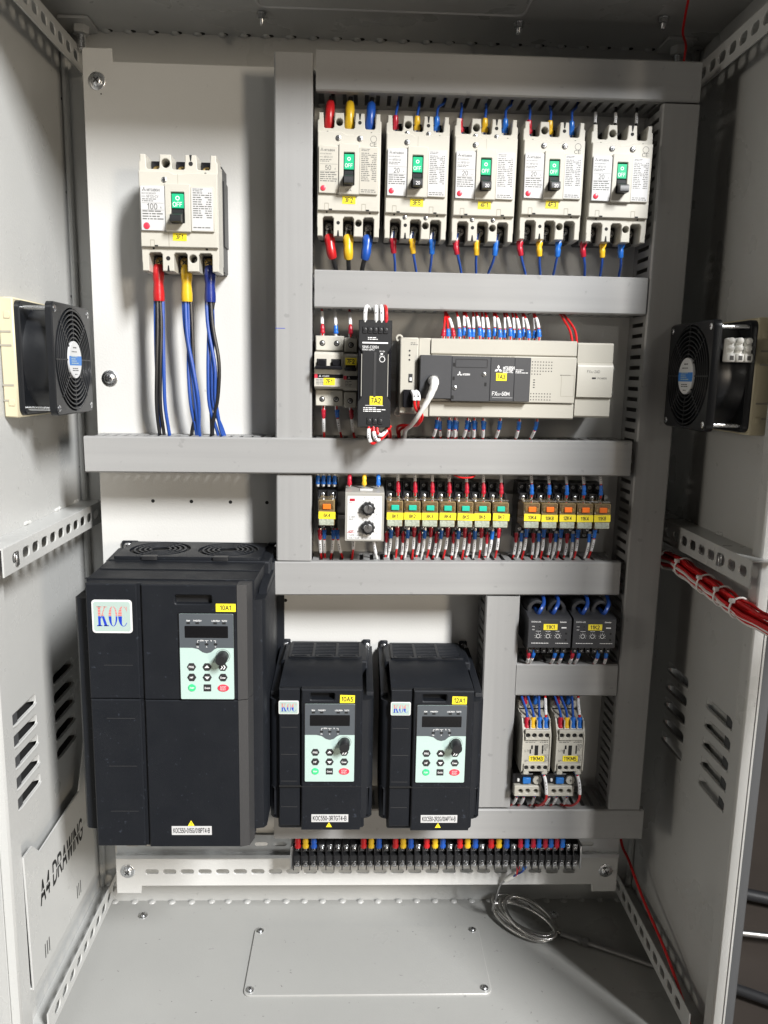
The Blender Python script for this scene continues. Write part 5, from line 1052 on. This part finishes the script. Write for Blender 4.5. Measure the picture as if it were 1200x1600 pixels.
# ------------------------------------------------------------------ top row breaker wires
COL = [('red', 'lug_red'), ('yellow', 'lug_yellow'), ('blue', 'lug_blue')]
NM = ['3F2', '3F5', '4F1', '4F3', '']
BOT0 = [-33.9, -13.0, 8.6, 38.2, 59.9, 83.0, 110, 134, 156.6, 183.6, 206.3, 228.3, 257.1, 279.9, 301.3]
BOT1 = [-27.3, -12.3, 3.4, 41.6, 66.4, 82.2, 119.2, 136.6, 151, 195, 212.5, 227.8, 265.1, 283.4, 305.7]
TOP0 = [-34.2, -12.6, 11.2, 38.1, 62.1, 84, 110.2, 137.8, 160.6, 187.6, 211.2, 235.5, 263, 286, 310]
for i in range(15):
    b_ = i // 3; c_ = i % 3; dev = ('breaker tagged ' + NM[b_]) if NM[b_] else 'rightmost breaker of the top row'
    big = b_ == 0; x0, x1, xt = BOT0[i], BOT1[i], TOP0[i]; ctr = [-13, 62.2, 137.7, 213.5, 289.4][b_] + (c_ - 1) * 22.5
    if big:
        wire('black wire with fat %s boot below %s' % (COL[c_][0], dev), [(x0 * 0.3 + ctr * 0.7, 46, 160), (x0, 52, 148), ((x0 * 2 + x1) / 3, 54, 134), (x1, 46, 120), (x1 + (x1 - x0) * 0.5, 30, 100), (x1 + (x1 - x0) * 0.5, 25, 85)], 2.6, 'wire_black', 'wires below the top breakers', [('lug', 0, 8, 4.0, 'steel'), ('big_boot', 7, 33, 5.6, COL[c_][0])])
        wire('black wire with fat %s boot above %s' % (COL[c_][0], dev), [(ctr, 46, 262), (ctr, 54, 272), (xt + (ctr - xt) * 0.5, 54, 284), (xt, 42, 300), (xt + 2, 30, 314), (xt + 2, 28, 330)], 2.8, 'wire_black', 'wires above the top breakers', [('lug', 0, 6, 4.0, 'steel'), ('big_boot', 3, 40, 5.2, COL[c_][0])])
    else:
        bend = rnd.uniform(-2, 2)
        wire('blue wire with %s lug boot below %s' % (COL[c_][0], dev), [(x0 * 0.5 + ctr * 0.5, 46, 161), (x0, 48, 151), (x0 + (x1 - x0) * 0.15, 48, 141), (x0 + (x1 - x0) * 0.5 + bend * 0.5, 44, 131), (x1, 34, 119), (x1 + (x1 - x0) * 0.4, 25, 104), (x1, 24, 88)], 1.45, 'wire_blue', 'wires below the top breakers', [('lug', 0, 9, 3.2, 'steel'), ('boot', 8, 24, 3.6, COL[c_][1])])
        if b_ < 4:
            wire('blue wire with %s lug boot above %s' % (COL[c_][0], dev), [(ctr, 46, 263), (xt, 50, 274), (xt, 50, 284), (xt + 2, 42, 296), (xt + (10 if c_ == 2 else 3), 30, 306), (xt + (12 if c_ == 2 else 4), 26, 325)], 1.45, 'wire_blue', 'wires above the top breakers', [('lug', 0, 8, 3.2, 'steel'), ('boot', 7, 21, 3.4, COL[c_][1])])
        else:
            wire('%s white-sleeved wire above the rightmost breaker of the top row' % ORD[c_], [(ctr, 44, 263), (xt, 46, 276), (xt + 1, 42, 290), (xt + 3, 34, 304), (xt + 4, 28, 322)], 1.5, 'wire_black', 'wires above the top breakers', [('marker_sleeve', 22, 36, 1.9, 'sleeve')])

# ------------------------------------------------------------------ control wiring of the second row
def ctl(label, x, z, dirn, boot, sleeve, wirem, zend, xend=None, d0=56, dend=26, group='', bl=11, sl=15, lugz=5, gap=1.5, rb=2.6):
    """control wire leaving a screw terminal upwards (dirn 1) or downwards (-1)"""
    xe = x if xend is None else xend; L_ = abs(zend - z)
    pts = [(x, d0, z), (x + (xe - x) * 0.15, d0 + 1, z + dirn * L_ * 0.25), (x + (xe - x) * 0.5, d0 * 0.75 + dend * 0.25 + 2, z + dirn * L_ * 0.55), (xe, d0 * 0.35 + dend * 0.65, z + dirn * L_ * 0.85), (xe, dend, zend)]
    parts = [('lug', 0, lugz, 2.2, 'steel')] if lugz else []
    if boot: parts.append(('boot', lugz, lugz + bl, rb, boot))
    if sleeve: parts.append(('marker_sleeve', lugz + (bl + gap if boot else 0), lugz + (bl + gap if boot else 0) + sl, 2.0, 'sleeve'))
    return wire(label, pts, 1.35, wirem, group, parts, n=6)
GRP = 'control wires above the controller'
for i, x in enumerate([96.8, 102.6, 109.2]):
    ctl('red wire, %s of the three red-booted wires above the controller' % ORD[i], x, 40, 1, 'lug_red' if i != 1 else 'lug_blue', i == 2, 'wire_red', 80, 99 + i * 2.5 - (i - 1) * 2, 66, 28, GRP, 8)
for i, x in enumerate([115.8, 121.6, 127.5, 131.9, 139.2, 143.6, 149.5, 156.8, 162.7, 168.6, 174.5, 179.6, 184.8, 190.7, 195.8, 203.2, 207.6]):
    ctl('red wire with white sleeve and blue boot, %s from left above controller' % ORD[i], x, 40 + (i % 3 == 1) * 1.5, 1, 'lug_blue', True, 'wire_red', 84, x + [(-3), 1, -5, 2, -4, 0][i % 6] * 0.8, 66 - (i % 2) * 5, 28, GRP, 8.5, 15)
for i, x in enumerate([93.6, 107.1, 113.8, 128.8, 136.2, 146.7, 167, 189.5, 210.6]):
    ctl('red wire with white sleeve and blue boot, %s from left below controller' % ORD[i], x, -46, -1, 'lug_blue', True, 'wire_red', -88, x + [-6, 1, 3, -5, 3, 4, -4, -2, -8][i], 66, 28, 'control wires below the controller', 10, 11)
    if i in (0, 1, 2, 3, 4, 5): ctl('white-sleeved red wire behind the %s blue boot below the controller' % ORD[i], x + 3, -48, -1, 'lug_blue', True, 'wire_red', -88, x + 8 - i, 56, 26, 'control wires below the controller', 10, 8)
for k_, d_ in ((0, -2.2), (1, 2.2)):
    wire('%s red wire dropping to the analog module' % ('left' if k_ == 0 else 'right'), [(246 + k_ * 5, 70, 40), (243 + k_ * 6, 66, 54), (238 + k_ * 5, 52, 68), (236 + k_ * 2, 32, 80)], 1.4, 'wire_red', 'red pair above the analog module')
for i, (x, bm, wm) in enumerate(((-41.5, 'lug_red', 'wire_red'), (-26, 'lug_blue', 'wire_white'), (-9, 'lug_red', 'wire_red'))):
    ctl('white-sleeved wire with %s boot, %s from left above miniature breakers' % ('blue' if i == 1 else 'red', ORD[i]), x, 41, 1, bm, True, wm, 80, x - 2, 50, 26, 'wires above the miniature breakers', 9, 18)
    ctl('sleeved wire with %s boot, %s from left below miniature breakers' % ('blue' if i == 1 else 'red', ORD[i]), x + 1.5, -37, -1, bm, True, 'wire_red', -86, x + [2, 8, 6][i], 50, 26, 'wires below the miniature breakers', 9, 17)
for i, (x, x2) in enumerate(((7, 12), (19, 18), (25, 24), (30, 28))):
    wire('%s loop of wire over the top of the power supply' % ['white', 'second white', 'third white', 'red and white'][i], [(x, 106, 56), (x, 107, 66), (x + (x2 - x) * 0.3, 100, 73), (x2, 84, 72 + i), (x2, 62, 72), (x2, 34, 82)], 1.7, 'wire_red' if i == 3 else 'wire_white', 'wires above the power supply', [('marker_sleeve', 2, 26, 2.2, 'sleeve')] if i < 3 else [('boot', 0, 9, 2.2, 'lug_red')])
for i, pts in enumerate(([(13, 119, -57), (13, 122, -68), (17, 121, -76), (24, 112, -72), (32, 92, -62), (38, 70, -64), (40, 40, -80)], [(18, 119, -57), (19, 122, -66), (22, 120, -72), (28, 110, -71), (34, 92, -66), (36, 60, -68), (36, 36, -80)], [(22, 118, -57), (23, 121, -64), (27, 118, -67), (33, 108, -62), (38, 96, -58), (34, 70, -64), (32, 34, -80)], [(16, 117, -58), (16, 118, -62), (20, 112, -64), (30, 100, -66), (36, 80, -67), (38, 36, -80)])):
    wire('red wire with white sleeve under power supply, %s of four' % ORD[i], [(p[0], p[1] - 13 * min(1, max(0, (p[1] - 60) / 50.0)), p[2]) for p in pts], 1.6, 'wire_red', 'wires below the power supply', [('marker_sleeve', 3 + i * 3, 18 + i * 4, 2.1, 'sleeve')] if i != 3 else [])
# plugged cables on the controller
cb_ = thing('round_cable', 'thick off-white round cable plugged into the controller', 'cable', (0, 0, 0))
mb = MB(); mb.lathe(84, -5, [(6.4, 97), (6.2, 100), (6.2, 103), (5.4, 104)], 18); mb.obj('plug_ring', 'dull_steel', cb_)
mb = MB(); mb.tube(path([(84, 100, -5), (84.5, 108, -6), (84, 113, -9), (82, 113, -16), (77, 111, -28), (68, 106, -44), (61, 92, -56), (57, 70, -62), (57, 45, -70), (58, 30, -84)]), [4.9, 4.9, 4.8, 4.4, 3.9, 3.2, 2.6, 2.4, 2.4, 2.4, 2.4, 2.4], 12); mb.obj('sheath', 'wire_white', cb_)
for i in range(2):
    wire('%s red wire with white boot plugged into the adapter module' % ('left' if i == 0 else 'right'), [(61 + i * 4, 94, -18), (63 + i * 4.5, 102, -22), (64 + i * 4, 102, -34), (70 + i * 3, 98, -46), (66 + i * 2, 88, -56), (50 + i * 10, 66, -58), (48 + i * 3, 40, -66), (54, 28, -84)], 1.6, 'wire_red', 'red pair on the adapter module', [('marker_sleeve', 1, 15, 2.6, 'sleeve')])

# ------------------------------------------------------------------ relay row wires
for i, (nm, x) in enumerate(list(RX.items())[1:]):
    redtop = i < 7
    ctl('white-sleeved wire with %s boot above relay tagged %s' % ('red' if redtop else 'blue', nm), x + 4.8, -143.5, 1, 'lug_red' if redtop else 'lug_blue', True, 'wire_red', -100, x + 3, 47, 28, 'wires above the relays', 12, 14, 4)
    mb = None
    reds = [('lug_red', -7.2, 'left red', -193), ('lug_blue', -1.8, 'middle blue', -188), ('lug_red', 5.4, 'right red', -184)] if redtop else [('lug_red', -7.8, 'left red', -191), ('lug_blue', -2.0, 'middle blue', -190), ('lug_blue', 2.8, 'right blue', -184)]
    for j, (bm, dx, word, zz) in enumerate(reds):
        if not redtop and nm in ('11K8',) and j == 0: continue
        jj = rnd.uniform(-4, 1)
        ctl('white-sleeved wire with %s boot below relay tagged %s' % (word, nm), x + dx, zz + 3, -1, bm, True, 'wire_red' if j != 1 else 'wire_white', -236, x + dx + jj - 2, 40 - (j == 0) * 8 - (j == 1) * 4, 28, 'wires below the relays', 10.5, 15, 3)
for i in range(4):
    ctl('blue-booted wire, %s from left above relay tagged 6K4' % ORD[i], -46.5 + i * 6.7, -134, 1, 'lug_blue', i == 2, 'wire_white', -104, None, 44, 30, 'wires above relay 6K4', 10, 10, 3)
    xx = [-44, -38.5, -27, -23][i]
    ctl('wire with %s boot, %s from left below relay tagged 6K4' % (['red', 'blue', 'blue', 'blue'][i], ORD[i]), xx, -186, -1, ['lug_red', 'lug_blue', 'lug_blue', 'lug_blue'][i], True, 'wire_red', -236, xx + [2, 1, -4, 8][i], 42, 28, 'wires below relay 6K4', 11, 17, 2)
for i, (x, m_) in enumerate(((-8.3, 'lug_red'), (9.2, 'lug_yellow'), (25.8, 'lug_blue'))):
    ctl('%s wire entering the top of the voltage monitor' % ['red', 'yellow', 'blue'][i], x, -131, 1, m_, False, ['wire_red', 'yellow', 'wire_blue'][i], -98, None, 62, 30, 'wires above the voltage monitor', 14, 10, 2)
for i, x in enumerate((-2, 21)):
    ctl('%s wire leaving the bottom of the voltage monitor' % ['red', 'white-sleeved'][i], x, -192, -1, None, True, 'wire_red' if i == 0 else 'wire_white', -238, x + (-3 if i == 0 else 8), 46, 28, 'wires below the voltage monitor', sl=20 if i else 14)
wire('thin red wire arching along the underside of the long duct', [(112, 44, -112), (118, 58, -117), (128, 62, -119), (140, 60, -117), (146, 40, -110)], 1.1, 'wire_red', 'loose loops above relays')

# ------------------------------------------------------------------ current relay and contactor wires
for i, (x, n_) in enumerate(((230.3, '11K1'), (248, '11K1'), (284.6, '11K2'), (311, '11K2'))):
    wire('thick blue wire through the %s eye of current relay %s' % ('left' if i % 2 == 0 else 'right', n_), [(x + 1, 24, -256), (x + 3, 44, -264), (x + 2, 60, -272), (x - 3, 68, -278), (x - 6, 66, -284), (x - 6, 50, -282), (x - 6, 22, -280)], 2.4, 'wire_blue', 'blue wires through the current relays')
for i, (x, c_) in enumerate(((214.6, 'red'), (221.5, 'blue'), (248, 'blue'), (256.7, 'blue'), (269.5, 'red'), (277.4, 'blue'), (301.3, 'blue'), (310.9, 'blue'))):
    ctl('white-sleeved wire with %s boot, %s from left below current relays' % (c_, ORD[i]), x, -326, -1, 'lug_' + c_, True, 'wire_red', -368, x + [2, -5, -4, -3, -1, -3, -2, 4][i], 68, 30, 'wires below the current relays', 11, 10, 4)
for k_, (cx, nm) in enumerate(((227.8, '11KM3'), (270, '11KM5'))):
    for j, (dx, c_) in enumerate(((-12, 'red'), (-4, 'yellow'), (4, 'blue'), (12, 'blue'))):
        wire('%s wire with %s boot on top of contactor %s' % ('sleeved' if j == 3 else 'blue', c_ + (' outer' if j == 3 else ''), nm), [(cx + dx, 76, -430), (cx + dx + 0.5, 74, -422), (cx + dx, 70, -410), (cx + dx - (4 if j < 2 else -2), 56, -396), (cx + dx - (6 if j < 2 else -4) + (8 if k_ and j == 3 else 0), 36, -380), (cx + dx - 4, 28, -370)], 1.6, 'wire_blue' if j < 3 else 'wire_red', 'wires on top of the contactors', [('boot', 0, 14, 3.7, 'lug_' + c_)] + ([('marker_sleeve', 17, 38, 2.0, 'sleeve')] if j == 3 else []))
    for j, (dx, c_) in enumerate(((-8, 'red'), (6, 'blue'))):
        wire('sleeved wire with %s boot on the coil terminal of contactor %s' % (c_, nm), [(cx + dx, 46, -414), (cx + dx - 2, 47, -404), (cx + dx, 44, -394), (cx + dx + 1, 34, -380)], 1.5, 'wire_white', 'wires on the contactor coils', [('lug', 0, 5, 2, 'steel'), ('boot', 4, 15, 3.2, 'lug_' + c_), ('marker_sleeve', 16, 30, 2.0, 'sleeve')])
    for j, dx in enumerate((-17, -8, 5)):
        ctl('white-sleeved wire with blue boot, %s from left below overload relay of %s' % (ORD[j], nm), cx + dx + 1, -521, -1, 'lug_blue', True, 'wire_red', -562, cx + dx - [8, 6, 3][j], 62, 32, 'wires below the overload relays', 6, 13, 2)
    wire('red wire with white sleeve curving past the overload relay of %s' % nm, [(cx + 10, 78, -486), (cx + 13, 82, -494), (cx + 15, 84, -508), (cx + 16, 80, -524), (cx + 12, 66, -540), (cx + (2 if k_ else 10), 44, -552), (cx + (-2 if k_ else 8), 32, -562)], 1.5, 'wire_red', 'wires beside the overload relays', [('boot', 0, 5, 2.4, 'lug_blue'), ('marker_sleeve', 6, 30, 2.1, 'sleeve')])

# ------------------------------------------------------------------ terminal strip wires
TW = [(-70.6, 'red'), (-60.5, 'yellow'), (-49.7, 'blue'), (15.7, 'red'), (25.8, 'yellow'), (35.9, 'blue'), (57.8, 'red'), (67.9, 'yellow'), (78, 'blue'), (99.1, 'red'), (110.1, 'yellow'), (120.2, 'blue'), (143.1, 'red'), (153.3, 'yellow'), (163.5, 'blue'), (184.7, 'red'), (194.9, 'yellow'), (205.1, 'blue'), (223.9, 'red'), (232.4, 'blue'), (240.9, 'red'), (248.6, 'blue'), (257.1, 'red'), (264.8, 'blue'), (272.5, 'red'), (280.2, 'blue')]
for i, (x, c_) in enumerate(TW):
    ctl('wire with %s boot at terminal strip, %s coloured boot from left' % (c_, ORD[i]), x, -617, 1, 'lug_' + c_ if i > 17 else c_, False, 'wire_black' if i < 18 else 'wire_red', -574, None, 42, 30, 'wires on top of the terminal strip', 15, 10, 3, rb=4.0 if i < 18 else 3.3)
for i, (x, c_) in enumerate(((224.5, 'red'), (233, 'blue'))):
    wire('%s-booted lead of the probe below the terminal strip' % c_, [(x, 33, -638), (x, 36, -646), (x - 1 - i * 2, 34, -656), (225 - i, 24, -668), (221, 18, -676)], 1.2, 'wire_red' if i == 0 else 'wire_blue', 'probe leads', [('boot', 2, 14, 2.9, 'lug_' + c_)])

# ------------------------------------------------------------------ temperature probe with coiled armoured lead
pb = thing('temperature_probe', 'coiled steel armoured probe lying on the cabinet floor', 'probe', (0, 0, 0))
mb = MB(); mb.tube(path([(222, 17, -674), (216, 12, -684), (210, 6, -692), (207, 2, -704), (206, -6, -722), (207, -20, -742)]), 1.3, 8); mb.obj('lead', 'dull_steel', pb)
mb = MB(); mb.tube([(226, 21, -668), (220, 16, -676), (214, 10, -686)], [3, 4, 3.4], 10); mb.obj('crimp_sleeve', 'translucent_white', pb)
coil = []
LAPS = [(0, 2, 1.0, 1.0, 2, 0.10), (8, -8, 0.90, 1.15, 9, -0.22), (-6, 7, 1.06, 0.80, 5, 0.25), (9, 3, 0.84, 1.1, 14, -0.10), (-3, -6, 1.04, 0.9, 8, 0.16), (2, 0, 1, 1, 5, 0)]
for i in range(0, 4 * 24 + 16):
    t_ = 2 * math.pi * i / 24 + 2.6; lap = i / 24.0; k_ = min(4, int(lap)); f_ = lap - k_
    A_, B_ = LAPS[k_], LAPS[k_ + 1]; q_ = [A_[j] + (B_[j] - A_[j]) * f_ for j in range(6)]
    u, v_ = math.cos(t_), math.sin(t_)
    # ellipse whose long axis runs from back left to front right, its back edge lifted
    e1, e2 = 47 * q_[2] * u, 24 * q_[3] * v_
    ax = math.radians(40) + q_[5] * 0.7
    coil.append((252 + q_[0] + e1 * math.cos(ax) - e2 * math.sin(ax), -26 + q_[1] * 1.3 + e1 * math.sin(ax) + e2 * math.cos(ax), ZF + 3 + q_[4] * 1.3 * (0.6 - 0.4 * u) + 9 * (0.5 - 0.5 * v_)))
coil = [(x, d, max(z, ZF + 2.4)) for x, d, z in coil]
mb = MB(); mb.tube(path([(207, -20, -742), (208, -34, -762), (211, -48, -776)] + coil[3:6], 4)[:-1] + coil[6:], 2.9, 10); mb.obj('armoured_lead', 'probe_steel', pb)
e = coil[-1]
mb = MB(); mb.tube(path([e, (288, -8, -779), (300, -3, -779), (318, 8, -780)]), 3.0, 8); mb.obj('armoured_tail', 'probe_steel', pb)
mb = MB(); P = path([(300, -2, -779), (322, 9, -780)], 2); mb.tube(P, 5.0, 12); mb.obj('sleeve', 'dull_steel', pb)
a0, a1 = Vector((322, 9, -780)), Vector((420, 64, -780)); u = (a1 - a0).normalized()
mb = MB(); mb.tube([a0, a0 + u * 4, a0 + u * 4.1, a0 + u * 8, a0 + u * 8.1, a0 + u * 14], [6.6, 6.6, 4.6, 4.6, 6.8, 6.8], 6); mb.obj('gland_nut', 'dull_steel', pb)
mb = MB(); mb.tube([a0 + u * 14, a0 + u * 60, a1], 4.4, 12); mb.obj('probe_tube', 'dull_steel', pb)
mb = MB(); mb.tube([(262, -60, -766), (264, -54, -776), (263, -46, -770)], 2.6, 8); mb.obj('tie', 'black', pb)

# ------------------------------------------------------------------ red harness under the right rail, earth wires
hn = thing('wire_harness', 'bundle of red wires tied below the right wall rail', 'wire harness', (0, 0, 0))
base = path([(384, -40, -218), (390, 10, -224), (397, 50, -222), (399, 90, -225), (400, 130, -228), (401, 165, -230), (402, 198, -233), (408, 235, -236), (424, 275, -240), (446, 310, -244), (480, 350, -250)], 6)
def off(P, r_, ang, tw, swell):
    o = []
    for i, p in enumerate(P):
        t = (P[min(i + 1, len(P) - 1)] - P[max(i - 1, 0)]).normalized(); n1 = t.cross(Vector((0, 0, 1))).normalized(); n2 = n1.cross(t)
        s_ = 1 + swell * math.sin(i * 0.52) ** 2; an = ang + tw * i
        o.append(p + (n1 * math.cos(an) + n2 * math.sin(an)) * r_ * s_)
    return o
for k in range(17):
    r_ = 0.2 if k == 0 else (4.0 if k < 7 else 7.4); ang = 2 * math.pi * (k / 6.0 if k < 7 else k / 10.0) + rnd.uniform(-0.2, 0.2)
    white = k in (15,)
    mb = MB(); mb.tube(off(base, r_ + rnd.uniform(-0.4, 0.6), ang, 0.02 * rnd.uniform(-1, 1), 0.22), 1.75, 6); mb.obj('wire', 'wire_white' if white else 'wire_red', hn)
mb = MB(); mb.tube(off(base, 9.6, 4.2, 0.012, 0.15), 2.2, 8); mb.obj('white_wire', 'wire_white', hn)
for i in (9, 15, 24, 31, 37):
    p = base[i]; t = (base[i + 1] - base[i - 1]).normalized(); n1 = t.cross(Vector((0, 0, 1))).normalized(); n2 = n1.cross(t)
    ring = [p + (n1 * math.cos(q / 18 * 2 * math.pi) + n2 * math.sin(q / 18 * 2 * math.pi)) * 11.6 for q in range(19)]
    mb = MB(); mb.tube(ring, 1.1, 6, 1.0, False); tie_ = mb.obj('cable_tie', 'tie', hn)
    h_ = p + (n1 * -0.75 + n2 * 0.66) * 12.6; mb = MB(); mb.box(h_.x - 2.6, h_.x + 2.6, h_.y - 2.6, h_.y + 2.6, h_.z - 2.2, h_.z + 2.2, 0.6); mb.obj('tie_head', 'tie', tie_)
wire('single red wire running down the right wall to the floor', [(392, -66, -600), (394, -50, -664), (397, -22, -678), (402, 30, -704), (405, 100, -722), (405, 160, -742), (403, 212, -768), (402, 240, -800)], 2.0, 'wire_red', None)
wire('thin red wire hanging from the roof at upper right', [(352, 62, 407), (358, 40, 397), (364, 22, 389), (377, 0, 385), (380, -10, 370), (381, -14, 345), (381, -14, 320)], 1.4, 'wire_red', None)

# drill swarf and dust specks left on the cabinet floor
mb = MB(FLOOR); q = random.Random(5)
for i in range(60):
    x, d = q.uniform(-330, 380), q.uniform(-75, 190); r_ = q.uniform(0.2, 0.55); an_ = q.uniform(0, 3); ln = r_ * q.uniform(1, 3.5)
    c_, s_ = math.cos(an_), math.sin(an_); base_z = ZF + (2.62 if -136 < x < 184 and -24 < d < 102 else 0.05)
    pts = [(x + ln * c_ - r_ * s_ * .5, d + ln * s_ + r_ * c_ * .5), (x - ln * c_ - r_ * s_ * .5, d - ln * s_ + r_ * c_ * .5), (x - ln * c_ + r_ * s_ * .5, d - ln * s_ - r_ * c_ * .5), (x + ln * c_ + r_ * s_ * .5, d + ln * s_ - r_ * c_ * .5)]
    mb.slab(pts, (), base_z, base_z + r_ * 0.5)
o = mb.obj('floor_swarf', 'grey_ink'); o['kind'] = 'stuff'; o['label'] = 'dark specks of swarf and dust on the cabinet floor'; o['category'] = 'swarf'
